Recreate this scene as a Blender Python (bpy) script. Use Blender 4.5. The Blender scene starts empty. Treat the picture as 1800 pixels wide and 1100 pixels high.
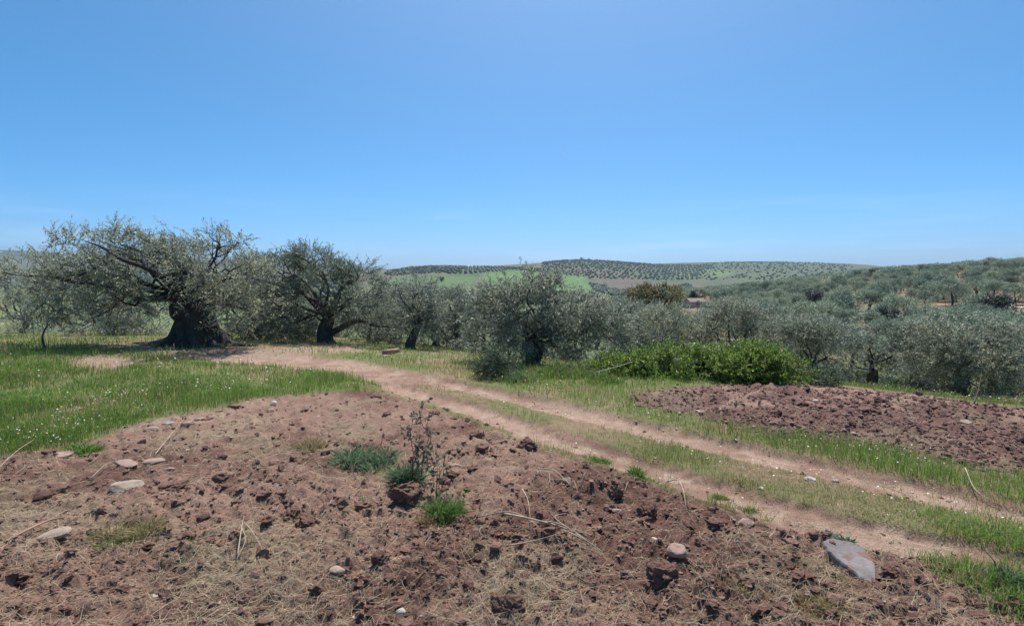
import bpy, bmesh, math, random
import numpy as np
from mathutils import Vector, Matrix

SC = bpy.context.scene
C = SC.collection
RNG = np.random.default_rng(7)
random.seed(7)

# ------------------------------------------------------------------ camera, sky, sun, exposure
H = 2.1                                   # eye height above the near field
PITCH = math.atan(60 / 900)
cam = bpy.data.objects.new('camera', bpy.data.cameras.new('camera'))
C.objects.link(cam)
cam.location = (0, 0, H)
cam.rotation_euler = (math.pi / 2 - PITCH, 0, 0)
cam.data.sensor_width = 36
cam.data.lens = 18
cam.data.clip_start = 0.05
cam.data.clip_end = 60000
SC.camera = cam

SUN_EL, SUN_AZ = math.radians(65), math.radians(9)      # azimuth clockwise from +Y
world = bpy.data.worlds.new('World')
SC.world = world
world.use_nodes = True
wn, wl = world.node_tree.nodes, world.node_tree.links
wn.clear()
sky = wn.new('ShaderNodeTexSky')
sky.sky_type = 'NISHITA'
sky.sun_disc = False
sky.sun_elevation = SUN_EL
sky.sun_rotation = SUN_AZ
sky.altitude = 300
sky.air_density = 0.55
sky.dust_density = 2.0
sky.ozone_density = 10.0
hs = wn.new('ShaderNodeHueSaturation')
hs.inputs['Saturation'].default_value = 1.2
hs.inputs['Hue'].default_value = 0.483
bg = wn.new('ShaderNodeBackground')
bg.inputs['Strength'].default_value = 0.143
wo = wn.new('ShaderNodeOutputWorld')
wl.new(sky.outputs[0], hs.inputs['Color'])
# faint high cirrus, low over the horizon all round
gc = wn.new('ShaderNodeTexCoord'); mp = wn.new('ShaderNodeMapping'); mp.inputs['Scale'].default_value = (1.3, 1.3, 13); mp.inputs['Rotation'].default_value = (.03, -.06, .4)
cn = wn.new('ShaderNodeTexNoise'); cn.inputs['Scale'].default_value = 1.6; cn.inputs['Detail'].default_value = 7; cn.inputs['Roughness'].default_value = .62
cr = wn.new('ShaderNodeMapRange'); cr.inputs['From Min'].default_value = .5; cr.inputs['From Max'].default_value = .78; cr.inputs['To Max'].default_value = .24
sx = wn.new('ShaderNodeSeparateXYZ'); bnd = wn.new('ShaderNodeMapRange'); bnd.inputs['From Min'].default_value = .17; bnd.inputs['From Max'].default_value = .06
mu = wn.new('ShaderNodeMath'); mu.operation = 'MULTIPLY'
cm = wn.new('ShaderNodeMix'); cm.data_type = 'RGBA'; cm.inputs[7].default_value = (5.2, 6.2, 7.4, 1)
wl.new(gc.outputs['Generated'], mp.inputs[0]); wl.new(mp.outputs[0], cn.inputs['Vector']); wl.new(cn.outputs['Fac'], cr.inputs['Value'])
wl.new(gc.outputs['Generated'], sx.inputs[0]); wl.new(sx.outputs['Z'], bnd.inputs['Value'])
wl.new(cr.outputs[0], mu.inputs[0]); wl.new(bnd.outputs[0], mu.inputs[1]); wl.new(mu.outputs[0], cm.inputs[0]); wl.new(hs.outputs[0], cm.inputs[6])
wl.new(cm.outputs[2], bg.inputs[0])
wl.new(bg.outputs[0], wo.inputs[0])

sl = bpy.data.lights.new('sun', 'SUN')
sl.energy = 4.3
sl.angle = math.radians(0.53)
sl.color = (1.0, 0.95, 0.87)
sun = bpy.data.objects.new('sun', sl)
C.objects.link(sun)
sdir = Vector((math.sin(SUN_AZ) * math.cos(SUN_EL), math.cos(SUN_AZ) * math.cos(SUN_EL), math.sin(SUN_EL)))
sun.rotation_euler = sdir.to_track_quat('Z', 'Y').to_euler()
sun.location = (0, 0, 60)

HAZE = 9e-5                               # density of the air over the valley
SC.render.engine = 'CYCLES'
SC.view_settings.view_transform = 'Standard'
SC.view_settings.look = 'None'
SC.view_settings.exposure = 0.4
SC.view_settings.gamma = 1.0
SC.view_settings.use_curve_mapping = False
SC.cycles.max_bounces = 10
SC.cycles.diffuse_bounces = 5
SC.cycles.transmission_bounces = 6
SC.cycles.volume_bounces = 0
SC.cycles.use_denoising = True
SC.cycles.sample_clamp_indirect = 4

# ------------------------------------------------------------------ numpy noise
def _hash(ix, iy, iz, seed):
    h = (ix.astype(np.int64) * 374761393 + iy.astype(np.int64) * 668265263 + iz.astype(np.int64) * 2147483647 + seed * 974634777) & 0xFFFFFFFF
    h = ((h ^ (h >> 13)) * 1274126177) & 0xFFFFFFFF
    h = ((h ^ (h >> 16)) * 2246822519) & 0xFFFFFFFF
    return ((h ^ (h >> 15)) & 0xFFFFFF) / float(0xFFFFFF)

def noise2(x, y, seed=0):
    x = np.asarray(x, float); y = np.asarray(y, float)
    ix, iy = np.floor(x), np.floor(y)
    fx, fy = x - ix, y - iy
    fx = fx * fx * (3 - 2 * fx); fy = fy * fy * (3 - 2 * fy)
    z = np.zeros_like(ix)
    a, b = _hash(ix, iy, z, seed), _hash(ix + 1, iy, z, seed)
    c, d = _hash(ix, iy + 1, z, seed), _hash(ix + 1, iy + 1, z, seed)
    return ((a * (1 - fx) + b * fx) * (1 - fy) + (c * (1 - fx) + d * fx) * fy) * 2 - 1

def noise3(p, seed=0):
    i = np.floor(p); f = p - i
    f = f * f * (3 - 2 * f)
    out = 0
    for dx in (0, 1):
        for dy in (0, 1):
            for dz in (0, 1):
                w = (f[:, 0] if dx else 1 - f[:, 0]) * (f[:, 1] if dy else 1 - f[:, 1]) * (f[:, 2] if dz else 1 - f[:, 2])
                out = out + w * _hash(i[:, 0] + dx, i[:, 1] + dy, i[:, 2] + dz, seed)
    return out * 2 - 1

def fbm2(x, y, s, octaves=4, seed=0, gain=.5):
    out, a, t = 0, 1, 0
    for k in range(octaves):
        th = .6 * k + .3
        xr, yr = (x * math.cos(th) - y * math.sin(th)) / s, (x * math.sin(th) + y * math.cos(th)) / s
        out = out + a * noise2(xr + 17.3 * k, yr - 9.1 * k, seed + k)
        t += a; a *= gain; s *= .5
    return out / t

def cells2(x, y, s, seed=0):
    """distance to the nearest jittered cell point, 0..1, and that cell's random value"""
    x, y = x / s, y / s
    ix, iy = np.floor(x), np.floor(y)
    best = np.full(np.shape(x), 9.0); val = np.zeros(np.shape(x))
    z = np.zeros_like(ix)
    for dx in (-1, 0, 1):
        for dy in (-1, 0, 1):
            cx, cy = ix + dx, iy + dy
            px = cx + _hash(cx, cy, z, seed); py = cy + _hash(cx, cy, z, seed + 1)
            d = np.hypot(px - x, py - y)
            m = d < best
            best = np.where(m, d, best); val = np.where(m, _hash(cx, cy, z, seed + 2), val)
    return best, val

def smooth(a, b, x):
    t = np.clip((x - a) / (b - a), 0, 1)
    return t * t * (3 - 2 * t)

# ------------------------------------------------------------------ mesh builder
class MB:
    def __init__(self):
        self.v, self.f, self.m, self.t, self.n = [], [], [], [], 0

    def add(self, verts, faces, mat=0, tint=None):
        verts = np.asarray(verts, np.float32).reshape(-1, 3)
        if not isinstance(faces, list):
            faces = [faces]
        if tint is None:
            tint = np.full((len(verts), 3), .5)
        tint = np.broadcast_to(np.asarray(tint, np.float32), (len(verts), 3))
        self.v.append(verts); self.t.append(tint)
        for f in faces:
            f = np.asarray(f, np.int64)
            if len(f):
                self.f.append(f + self.n); self.m.append(np.full(len(f), mat, np.int32))
        self.n += len(verts)
        return self

    def mesh(self, name, mats, smooth_=False):
        v = np.concatenate(self.v); t = np.concatenate(self.t)
        me = bpy.data.meshes.new(name)
        me.vertices.add(len(v)); me.vertices.foreach_set('co', v.ravel())
        loops = np.concatenate([f.ravel() for f in self.f]).astype(np.int32)
        tot = np.concatenate([np.full(len(f), f.shape[1], np.int32) for f in self.f])
        me.loops.add(len(loops)); me.loops.foreach_set('vertex_index', loops)
        me.polygons.add(len(tot))
        me.polygons.foreach_set('loop_start', np.concatenate([[0], np.cumsum(tot)[:-1]]).astype(np.int32))
        me.polygons.foreach_set('material_index', np.concatenate(self.m))
        me.polygons.foreach_set('use_smooth', np.full(len(tot), bool(smooth_)))
        ca = me.color_attributes.new('tint', 'FLOAT_COLOR', 'POINT')
        ca.data.foreach_set('color', np.concatenate([t, np.ones((len(t), 1))], 1).astype(np.float32).ravel())
        for m in (mats if isinstance(mats, (list, tuple)) else [mats]):
            me.materials.append(m)
        me.update(calc_edges=True)
        return me

    def build(self, name, mats, parent=None, smooth_=False, loc=(0, 0, 0)):
        o = bpy.data.objects.new(name, self.mesh(name, mats, smooth_))
        C.objects.link(o)
        o.location = loc
        if parent is not None:
            o.parent = parent
        return o

def tag(o, label=None, cat=None, group=None, kind=None):
    for k, v in (('label', label), ('category', cat), ('group', group), ('kind', kind)):
        if v:
            o[k] = v
    return o

def thing(name, label, cat, loc=(0, 0, 0), rotz=0, group=None):
    o = bpy.data.objects.new(name, None)
    C.objects.link(o)
    o.empty_display_size = .2
    o.location = loc; o.rotation_euler = (0, 0, rotz)
    return tag(o, label, cat, group)

def unit(a):
    return a / np.maximum(np.linalg.norm(a, axis=-1, keepdims=True), 1e-9)

def tube(pts, rad, sides=7, wob=0, seed=0, cap=True):
    pts = np.asarray(pts, float); n = len(pts)
    rad = np.broadcast_to(np.asarray(rad, float), (n,))
    d = unit(np.gradient(pts, axis=0))
    ref = np.array([0, 0, 1.0]) if abs(d[:, 2]).mean() < .8 else np.array([1.0, 0, 0])
    a = unit(np.cross(d, ref)); b = np.cross(d, a)
    th = np.arange(sides) / sides * 2 * math.pi
    r = rad[:, None] * np.ones(sides)
    if wob:
        k = np.arange(n)[:, None] * .35 + seed * 3.1
        r = r * (1 + wob * noise2(np.cos(th)[None] * 1.6 + k * .4 + 5, np.sin(th)[None] * 1.6 + k, seed))
    v = pts[:, None] + r[..., None] * (np.cos(th)[None, :, None] * a[:, None] + np.sin(th)[None, :, None] * b[:, None])
    i = np.arange(n - 1)[:, None] * sides; j = np.arange(sides)[None]; j2 = (j + 1) % sides
    f = np.stack([i + j, i + j2, i + sides + j2, i + sides + j], -1).reshape(-1, 4)
    v = v.reshape(-1, 3)
    fs = [f]
    if cap:
        v = np.concatenate([v, pts[[0, -1]]])
        k = n * sides; j = j[0]; j2 = j2[0]
        fs.append(np.concatenate([np.stack([np.full(sides, k), j2, j], 1),
                                  np.stack([np.full(sides, k + 1), (n - 1) * sides + j, (n - 1) * sides + j2], 1)]))
    return v, fs

def spline(ctrl, n):
    ctrl = np.asarray(ctrl, float)
    p = np.concatenate([[2 * ctrl[0] - ctrl[1]], ctrl, [2 * ctrl[-1] - ctrl[-2]]])
    t = np.linspace(0, len(ctrl) - 1 - 1e-9, n); i = t.astype(int); u = (t - i)[:, None]
    a, b, c, d = p[i], p[i + 1], p[i + 2], p[i + 3]
    return .5 * (2 * b + (c - a) * u + (2 * a - 5 * b + 4 * c - d) * u ** 2 + (3 * b - a - 3 * c + d) * u ** 3)

_ico = {}
def ico(sub):
    if sub not in _ico:
        bm = bmesh.new(); bmesh.ops.create_icosphere(bm, subdivisions=sub, radius=1)
        bm.verts.ensure_lookup_table()
        _ico[sub] = (np.array([v.co[:] for v in bm.verts]), np.array([[v.index for v in f.verts] for f in bm.faces]))
        bm.free()
    return _ico[sub]

# ------------------------------------------------------------------ terrain
COLS = np.array([-900, 0, 300, 600, 750, 900, 1030, 1200, 1350, 1500, 1650, 1800, 2700.])
DEP = np.array([6, 9, 12, 16, 20, 25, 40, 60, 90, 140, 200, 300, 450, 700, 1000, 1500, 2200, 3000, 4500.])
ROWS = np.array([
    [805, 700, 648, 606, 594, 586, 568, 552, 540, 528, 518, 510, 505, 500, 490, 475, 457, 432, 470],
    [805, 700, 648, 606, 594, 586, 568, 552, 540, 528, 518, 510, 505, 500, 490, 475, 457, 440, 470],
    [805, 700, 648, 607, 594, 586, 568, 552, 540, 530, 520, 512, 508, 500, 492, 480, 466, 455, 475],
    [805, 700, 650, 615, 602, 595, 578, 562, 549, 538, 530, 522, 512, 498, 488, 478, 472, 466, 478],
    [805, 700, 652, 622, 612, 606, 590, 572, 556, 542, 530, 518, 505, 486, 469, 480, 479, 480, 485],
    [805, 700, 655, 632, 628, 625, 610, 590, 568, 550, 537, 524, 510, 490, 474, 466, 475, 480, 485],
    [805, 700, 660, 642, 642, 642, 624, 602, 580, 560, 546, 533, 521, 507, 490, 459, 470, 478, 485],
    [805, 702, 668, 656, 660, 662, 632, 602, 574, 546, 528, 516, 512, 508, 494, 472, 463, 470, 480],
    [805, 702, 675, 668, 675, 676, 634, 598, 564, 532, 512, 502, 505, 503, 490, 472, 461, 468, 480],
    [805, 704, 685, 680, 690, 690, 634, 590, 552, 518, 496, 484, 492, 492, 485, 474, 465, 470, 480],
    [805, 710, 700, 698, 705, 702, 636, 584, 541, 505, 482, 472, 480, 490, 490, 484, 478, 480, 485],
    [805, 720, 718, 715, 720, 712, 632, 575, 530, 493, 470, 464, 475, 490, 490, 488, 484, 484, 486],
    [805, 730, 730, 728, 730, 716, 632, 575, 526, 488, 465, 458, 470, 490, 490, 488, 484, 484, 486]], float)
ZT = H - (ROWS - 490) / 900 * DEP[None]
ZT[:, 0] = 0
CK, LK = (COLS - 900) / 900, np.log(DEP)

def _hermite_w(k, x):
    i = np.clip(np.searchsorted(k, x) - 1, 0, len(k) - 2)
    h = k[i + 1] - k[i]; u = np.clip((x - k[i]) / h, 0, 1)
    return i, u, h

def _tang(k, z):
    d = np.diff(z, axis=0) / np.diff(k)[:, None]
    t = np.zeros_like(z); t[1:-1] = (d[1:] + d[:-1]) / 2; t[0] = d[0]; t[-1] = d[-1]
    return t

TC = _tang(CK, ZT)                     # tangents across columns

def zbase(x, y):
    x = np.asarray(x, float); y = np.asarray(y, float)
    shp = np.broadcast(x, y).shape
    x = np.broadcast_to(x, shp).ravel(); y = np.broadcast_to(y, shp).ravel()
    ys = np.maximum(y, 6.0)
    c = np.clip(x / ys, CK[0], CK[-1]); l = np.clip(np.log(ys), LK[0], LK[-1])
    i, u, h = _hermite_w(CK, c)
    h00, h10, h01, h11 = 2*u**3 - 3*u**2 + 1, u**3 - 2*u**2 + u, -2*u**3 + 3*u**2, u**3 - u**2
    def at_dep(j):
        return h00 * ZT[i, j] + h10 * h * TC[i, j] + h01 * ZT[i + 1, j] + h11 * h * TC[i + 1, j]
    j, w, hl = _hermite_w(LK, l)
    z0, z1 = at_dep(j), at_dep(j + 1)
    zm, zp = at_dep(np.maximum(j - 1, 0)), at_dep(np.minimum(j + 2, len(LK) - 1))
    t0 = .5 * ((z1 - z0) / (LK[j + 1] - LK[j]) + np.where(j > 0, (z0 - zm) / np.maximum(LK[j] - LK[np.maximum(j - 1, 0)], 1e-6), 0)) * np.where(j > 0, 1, 0)
    jj = np.minimum(j + 2, len(LK) - 1)
    t1 = .5 * ((z1 - z0) / (LK[j + 1] - LK[j]) + np.where(jj > j + 1, (zp - z1) / np.maximum(LK[jj] - LK[j + 1], 1e-6), 0))
    z = (2*w**3 - 3*w**2 + 1) * z0 + (w**3 - 2*w**2 + w) * hl * t0 + (-2*w**3 + 3*w**2) * z1 + (w**3 - w**2) * hl * t1
    z = np.where(y < 6, z * 1.0, z)
    z = z + smooth(8, 20, y) * .10 * fbm2(x, y, 5, 3, 5) + smooth(250, 900, y) * 3.2 * fbm2(x, y, 260, 3, 6)
    return z.reshape(shp)

def ray(px, py):
    dx, dy = (px - 900) / 900, (550 - py) / 900
    f = np.array([dx, math.cos(PITCH) + dy * math.sin(PITCH), -math.sin(PITCH) + dy * math.cos(PITCH)])
    return f / f[1]

def ground_at(px, py, far=60):
    """where the sight line through a pixel of the 1800 x 1100 photograph meets the ground"""
    r = ray(px, py)
    t = np.geomspace(1.3, far, 4000)
    z = zbase(r[0] * t, t)
    hit = np.nonzero(H + r[2] * t < z)[0]
    k = hit[0] if len(hit) else len(t) - 1
    return np.array([r[0] * t[k], t[k]])

def at_depth(px, py, y):
    r = ray(px, py)
    return np.array([r[0] * y, y, H + r[2] * y])

def project(x, y, z):
    yy, zz = y, z - H
    fwd = yy * math.cos(PITCH) - zz * math.sin(PITCH)
    up = yy * math.sin(PITCH) + zz * math.cos(PITCH)
    return 900 + 900 * x / fwd, 550 - 900 * up / fwd

# ------------------------------------------------------------------ zones of the ground, in metres
def poly_world(pts):
    return np.array([ground_at(*p) for p in pts])

def seg_dist(x, y, pl, closed=False):
    """distance to a polyline, and the parameter 0..1 along it"""
    best = np.full(x.shape, 1e9)
    pts = np.concatenate([pl, pl[:1]]) if closed else pl
    for a, b in zip(pts[:-1], pts[1:]):
        d = b - a; l2 = max(d @ d, 1e-9)
        t = np.clip(((x - a[0]) * d[0] + (y - a[1]) * d[1]) / l2, 0, 1)
        best = np.minimum(best, np.hypot(x - a[0] - t * d[0], y - a[1] - t * d[1]))
    return best

def inside(x, y, pl):
    r = np.zeros(x.shape, bool)
    for a, b in zip(pl, np.roll(pl, -1, 0)):
        c = (a[1] > y) != (b[1] > y)
        with np.errstate(divide='ignore', invalid='ignore'):
            xi = (b[0] - a[0]) * (y - a[1]) / (b[1] - a[1]) + a[0]
        r ^= c & (x < xi)
    return r

def sdf(x, y, pl):
    return np.where(inside(x, y, pl), 1, -1) * seg_dist(x, y, pl, True)      # positive inside

MEADOW = poly_world([(-700, 900), (-200, 835), (0, 806), (70, 795), (135, 790), (210, 757), (290, 742), (380, 722), (470, 703), (560, 694),
                     (640, 690), (668, 680), (625, 666), (540, 654), (440, 642), (340, 628), (240, 616), (120, 612), (0, 607), (-700, 600)])
BARE = poly_world([(110, 634), (170, 628), (250, 632), (262, 645), (190, 652), (120, 648)])
RUT_L = poly_world([(395, 630), (470, 634), (560, 645), (650, 664), (720, 690), (790, 708), (870, 735), (960, 768), (1060, 800), (1160, 832),
                    (1270, 868), (1370, 900), (1480, 930), (1600, 958), (1720, 985), (1850, 1012), (2100, 1060)])
RUT_R = poly_world([(395, 627), (480, 628), (570, 634), (660, 648), (750, 668), (850, 690), (960, 712), (1060, 737), (1170, 765), (1280, 790),
                    (1400, 817), (1500, 840), (1600, 862), (1700, 885), (1800, 908), (2100, 970)])
PLOUGH = poly_world([(1088, 694), (1180, 682), (1280, 676), (1400, 672), (1500, 682), (1600, 694), (1700, 706), (1800, 719), (2100, 742),
                     (2300, 950), (1800, 834), (1650, 815), (1500, 786), (1380, 768), (1280, 752), (1200, 729), (1110, 710)])
SHADY = poly_world([(190, 606), (300, 600), (420, 604), (640, 606), (640, 620), (500, 628), (400, 632), (250, 622)])
CORNER = poly_world([(1640, 985), (1700, 975), (1790, 985), (1950, 1010), (2000, 1200), (1780, 1100), (1700, 1050), (1650, 1010)])
# the line that parts the foreground soil from the track and everything behind it
FRONT = np.concatenate([RUT_L, [[9, -3], [-12, -3], [-12, 4]]])

def zones(x, y):
    n1 = fbm2(x, y, 1.1, 3, 31); n2 = fbm2(x, y, .35, 2, 37)
    j = .22 * n1 + .10 * n2
    Z = {}
    n3 = fbm2(x, y, .13, 3, 39)
    wl = .235 + .10 * n1 + .07 * n2
    l, r = seg_dist(x, y, RUT_L), seg_dist(x, y, RUT_R)
    Z['rutl'], Z['rutr'] = l, r
    Z['rut'] = np.maximum(1 - smooth(wl * .7, wl * 1.35, l + .10 * n2 + .10 * n3), 1 - smooth(wl * .75, wl * 1.4, r + .10 * n2 + .10 * n3))
    Z['meadow'] = smooth(-.12, .12, sdf(x, y, MEADOW) + j)
    Z['bare'] = np.maximum(smooth(-.3, .4, sdf(x, y, BARE) + j * 1.5), smooth(-.5, .4, sdf(x, y, SHADY) + j * 1.5))
    Z['plough'] = smooth(-.14, .14, sdf(x, y, PLOUGH) + j)
    Z['corner'] = smooth(-.12, .25, sdf(x, y, CORNER) + j)
    up = smooth(9.3, 11.2, y + .6 * n1)
    Z['rut'] = np.maximum(Z['rut'], up * np.where((l + r) < 2.3, 1, 0) * smooth(-.1, .15, np.minimum(1.25 - l, 1.25 - r)))
    mid = np.minimum(l, r)
    between = (l + r) < 2.05
    Z['strip'] = np.where(between, smooth(.2, .36, mid + .10 * n1 + .05 * n3), 0) * (1 - up)
    # side of the right rut: beyond it is verge and weeds
    ax = seg_side(x, y, RUT_R)
    Z['verge'] = np.where(ax > 0, smooth(.24, .4, r + .12 * n1 + .06 * n3), 0) * (1 - Z['plough']) * (1 - Z['meadow'])
    bl = seg_side(x, y, RUT_L)
    Z['front'] = np.where(bl < 0, smooth(.25, .45, l + .1 * n1), 0) * (1 - Z['meadow'])
    return Z

def seg_side(x, y, pl):
    """+ beyond the polyline (further from the viewer), - this side of it"""
    best = np.full(x.shape, 1e9); side = np.zeros(x.shape)
    for k, (a, b) in enumerate(zip(pl[:-1], pl[1:])):
        d = b - a; l2 = max(d @ d, 1e-9)
        t = ((x - a[0]) * d[0] + (y - a[1]) * d[1]) / l2
        if 0 < k: t = np.maximum(t, 0)
        if k < len(pl) - 2: t = np.minimum(t, 1)
        dist = np.hypot(x - a[0] - t * d[0], y - a[1] - t * d[1])
        s = d[0] * (y - a[1]) - d[1] * (x - a[0])
        m = dist < best - 1e-9
        best = np.where(m, dist, best); side = np.where(m, np.sign(s), side)
    return side

def zmicro(x, y, Z):
    """clods, furrows and ruts on the near ground"""
    fade = 1 - smooth(16, 26, y)
    big, v = cells2(x + .25 * noise2(x * 3, y * 3, 3), y + .25 * noise2(x * 3, y * 3, 4), .42, 11)
    sm, v2 = cells2(x + .1 * noise2(x * 7, y * 7, 8), y + .1 * noise2(x * 7, y * 7, 9), .15, 21)
    patch = .3 + .7 * smooth(-.25, .45, fbm2(x, y, 1.9, 3, 41))
    clod = .085 * v * smooth(.75, .1, big) * patch + .045 * v2 * smooth(.7, .1, sm) * (.35 + .65 * patch)
    t1, v3 = cells2(x, y, .07, 61)
    clod = clod + .028 * v3 * smooth(.65, .1, t1) * (.4 + .6 * patch) + .055 * fbm2(x, y, .11, 3, 44) + .06 * fbm2(x, y, .8, 3, 47)
    soil = np.clip(Z['front'], 0, 1)
    hump = .06 * fbm2(x, y, .5, 3, 51)
    cx, cy = (x * .75 + y * .66), (-x * .66 + y * .75)
    pl = -.045 + .02 * np.sin(cy * 2 * math.pi / .55 + 2 * fbm2(x, y, 1.5, 2, 55)) + .95 * clod
    z = soil * clod + Z['plough'] * pl + (1 - soil) * (1 - Z['plough']) * (.006 * fbm2(x, y, .1, 3, 58) + .25 * hump)
    z = z - .05 * Z['rut'] + .02 * Z['strip'] + .03 * Z['verge'] + .03 * Z['meadow']
    return z * fade

# ------------------------------------------------------------------ materials
def mat(name):
    m = bpy.data.materials.new(name); m.use_nodes = True
    nt = m.node_tree; b = nt.nodes['Principled BSDF']
    return m, nt, nt.nodes, nt.links, b

def setin(b, **kw):
    for k, v in kw.items():
        b.inputs[k.replace('_', ' ')].default_value = v

def noise_node(nt, scale, detail=6, rough=.6, coord='Object'):
    tc = nt.nodes.new('ShaderNodeTexCoord'); n = nt.nodes.new('ShaderNodeTexNoise')
    n.inputs['Scale'].default_value = scale; n.inputs['Detail'].default_value = detail; n.inputs['Roughness'].default_value = rough
    nt.links.new(tc.outputs[coord], n.inputs['Vector'])
    return n

def ramp(nt, src, stops):
    r = nt.nodes.new('ShaderNodeValToRGB')
    while len(r.color_ramp.elements) < len(stops):
        r.color_ramp.elements.new(.5)
    for e, (p, c) in zip(r.color_ramp.elements, stops):
        e.position = p; e.color = (*c, 1) if len(c) == 3 else c
    nt.links.new(src, r.inputs[0])
    return r

def mixc(nt, mode, fac, a, b):
    n = nt.nodes.new('ShaderNodeMix'); n.data_type = 'RGBA'; n.blend_type = mode
    for sock, v in ((n.inputs[0], fac), (n.inputs[6], a), (n.inputs[7], b)):
        if hasattr(v, 'links') or isinstance(v, bpy.types.NodeSocket):
            nt.links.new(v, sock)
        elif isinstance(v, (int, float)):
            sock.default_value = v
        else:
            sock.default_value = (*v, 1)
    return n.outputs[2]

def attr_mat(name, rough=.9, fine=None, bump=0, bumpscale=40, spec=.2):
    """colour from the mesh's own 'tint' attribute, with procedural grain"""
    m, nt, N, L, b = mat(name)
    a = N.new('ShaderNodeAttribute'); a.attribute_name = 'tint'
    col = a.outputs['Color']
    if fine:
        for sc, lo, hi in fine:
            n = noise_node(nt, sc, 5, .65)
            r = ramp(nt, n.outputs['Fac'], [(.3, (lo,) * 3), (.7, (hi,) * 3)])
            col = mixc(nt, 'MULTIPLY', 1.0, col, r.outputs[0])
    L.new(col, b.inputs['Base Color'])
    setin(b, Roughness=rough)
    b.inputs['Specular IOR Level'].default_value = spec
    if bump:
        n = noise_node(nt, bumpscale, 8, .7); bp = N.new('ShaderNodeBump')
        bp.inputs['Strength'].default_value = bump; bp.inputs['Distance'].default_value = .02
        L.new(n.outputs['Fac'], bp.inputs['Height']); L.new(bp.outputs[0], b.inputs['Normal'])
    return m

def leaf_mat(name, top, under, trans=.25, rough=.42, var=.35, spec=.5, tcol=None):
    m, nt, N, L, b = mat(name)
    g = N.new('ShaderNodeNewGeometry')
    col = mixc(nt, 'MIX', g.outputs['Backfacing'], top, under)
    r = ramp(nt, g.outputs['Random Per Island'], [(0, (1 - var,) * 3), (.6, (1,) * 3), (1, (1 + var,) * 3)])
    col = mixc(nt, 'MULTIPLY', 1.0, col, r.outputs[0])
    oi = N.new('ShaderNodeObjectInfo')
    r2 = ramp(nt, oi.outputs['Random'], [(0, (.62, .70, .68)), (.5, (1, 1, 1)), (1, (1.28, 1.22, 1.12))])
    col = mixc(nt, 'MULTIPLY', 1.0, col, r2.outputs[0])
    L.new(col, b.inputs['Base Color'])
    setin(b, Roughness=rough); b.inputs['Specular IOR Level'].default_value = spec
    t = N.new('ShaderNodeBsdfTranslucent')
    if tcol:
        tc = mixc(nt, 'MULTIPLY', 1.0, col, tcol); L.new(tc, t.inputs[0])
    else:
        L.new(col, t.inputs[0])
    mx = N.new('ShaderNodeMixShader'); mx.inputs[0].default_value = trans
    L.new(b.outputs[0], mx.inputs[1]); L.new(t.outputs[0], mx.inputs[2])
    L.new(mx.outputs[0], N['Material Output'].inputs['Surface'])
    return m

def blade_mat(name, trans=.3, rough=.55):
    m, nt, N, L, b = mat(name)
    a = N.new('ShaderNodeAttribute'); a.attribute_name = 'tint'
    L.new(a.outputs['Color'], b.inputs['Base Color']); setin(b, Roughness=rough)
    b.inputs['Specular IOR Level'].default_value = .3
    t = N.new('ShaderNodeBsdfTranslucent'); L.new(a.outputs['Color'], t.inputs[0])
    mx = N.new('ShaderNodeMixShader'); mx.inputs[0].default_value = trans
    L.new(b.outputs[0], mx.inputs[1]); L.new(t.outputs[0], mx.inputs[2])
    L.new(mx.outputs[0], N['Material Output'].inputs['Surface'])
    return m

def bark_mat(name, dark, light, scale=6, bump=.9):
    m, nt, N, L, b = mat(name)
    tc = N.new('ShaderNodeTexCoord'); mp = N.new('ShaderNodeMapping')
    mp.inputs['Scale'].default_value = (1, 1, .25); L.new(tc.outputs['Object'], mp.inputs[0])
    n = N.new('ShaderNodeTexNoise'); n.inputs['Scale'].default_value = scale * 2; n.inputs['Detail'].default_value = 9; n.inputs['Roughness'].default_value = .7
    L.new(mp.outputs[0], n.inputs['Vector'])
    r = ramp(nt, n.outputs['Fac'], [(.35, dark), (.68, light)])
    L.new(r.outputs[0], b.inputs['Base Color']); setin(b, Roughness=.92)
    bp = N.new('ShaderNodeBump'); bp.inputs['Strength'].default_value = bump; bp.inputs['Distance'].default_value = .05
    L.new(n.outputs['Fac'], bp.inputs['Height']); L.new(bp.outputs[0], b.inputs['Normal'])
    return m

def rock_mat(name, a, c, scale=14, bump=.5, stain=None):
    m, nt, N, L, b = mat(name)
    n = noise_node(nt, scale, 9, .68); r = ramp(nt, n.outputs['Fac'], [(.3, a), (.68, c)])
    n2 = noise_node(nt, scale * .3, 3, .5); r2 = ramp(nt, n2.outputs['Fac'], [(.35, (.7, .68, .66)), (.65, (1.08, 1.05, 1.02))])
    n4 = noise_node(nt, scale * .55, 7, .7); r4 = ramp(nt, n4.outputs['Fac'], [(.5, (0, 0, 0)), (.66, (.75, .75, .75))])
    base = mixc(nt, 'MULTIPLY', 1.0, r.outputs[0], r2.outputs[0])
    L.new(mixc(nt, 'MIX', r4.outputs[0], base, stain), b.inputs['Base Color']) if stain else L.new(base, b.inputs['Base Color'])
    setin(b, Roughness=.85)
    bp = N.new('ShaderNodeBump'); bp.inputs['Strength'].default_value = bump; bp.inputs['Distance'].default_value = .015
    n3 = noise_node(nt, scale * 4, 8, .7)
    L.new(n3.outputs['Fac'], bp.inputs['Height']); L.new(bp.outputs[0], b.inputs['Normal'])
    return m

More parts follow.
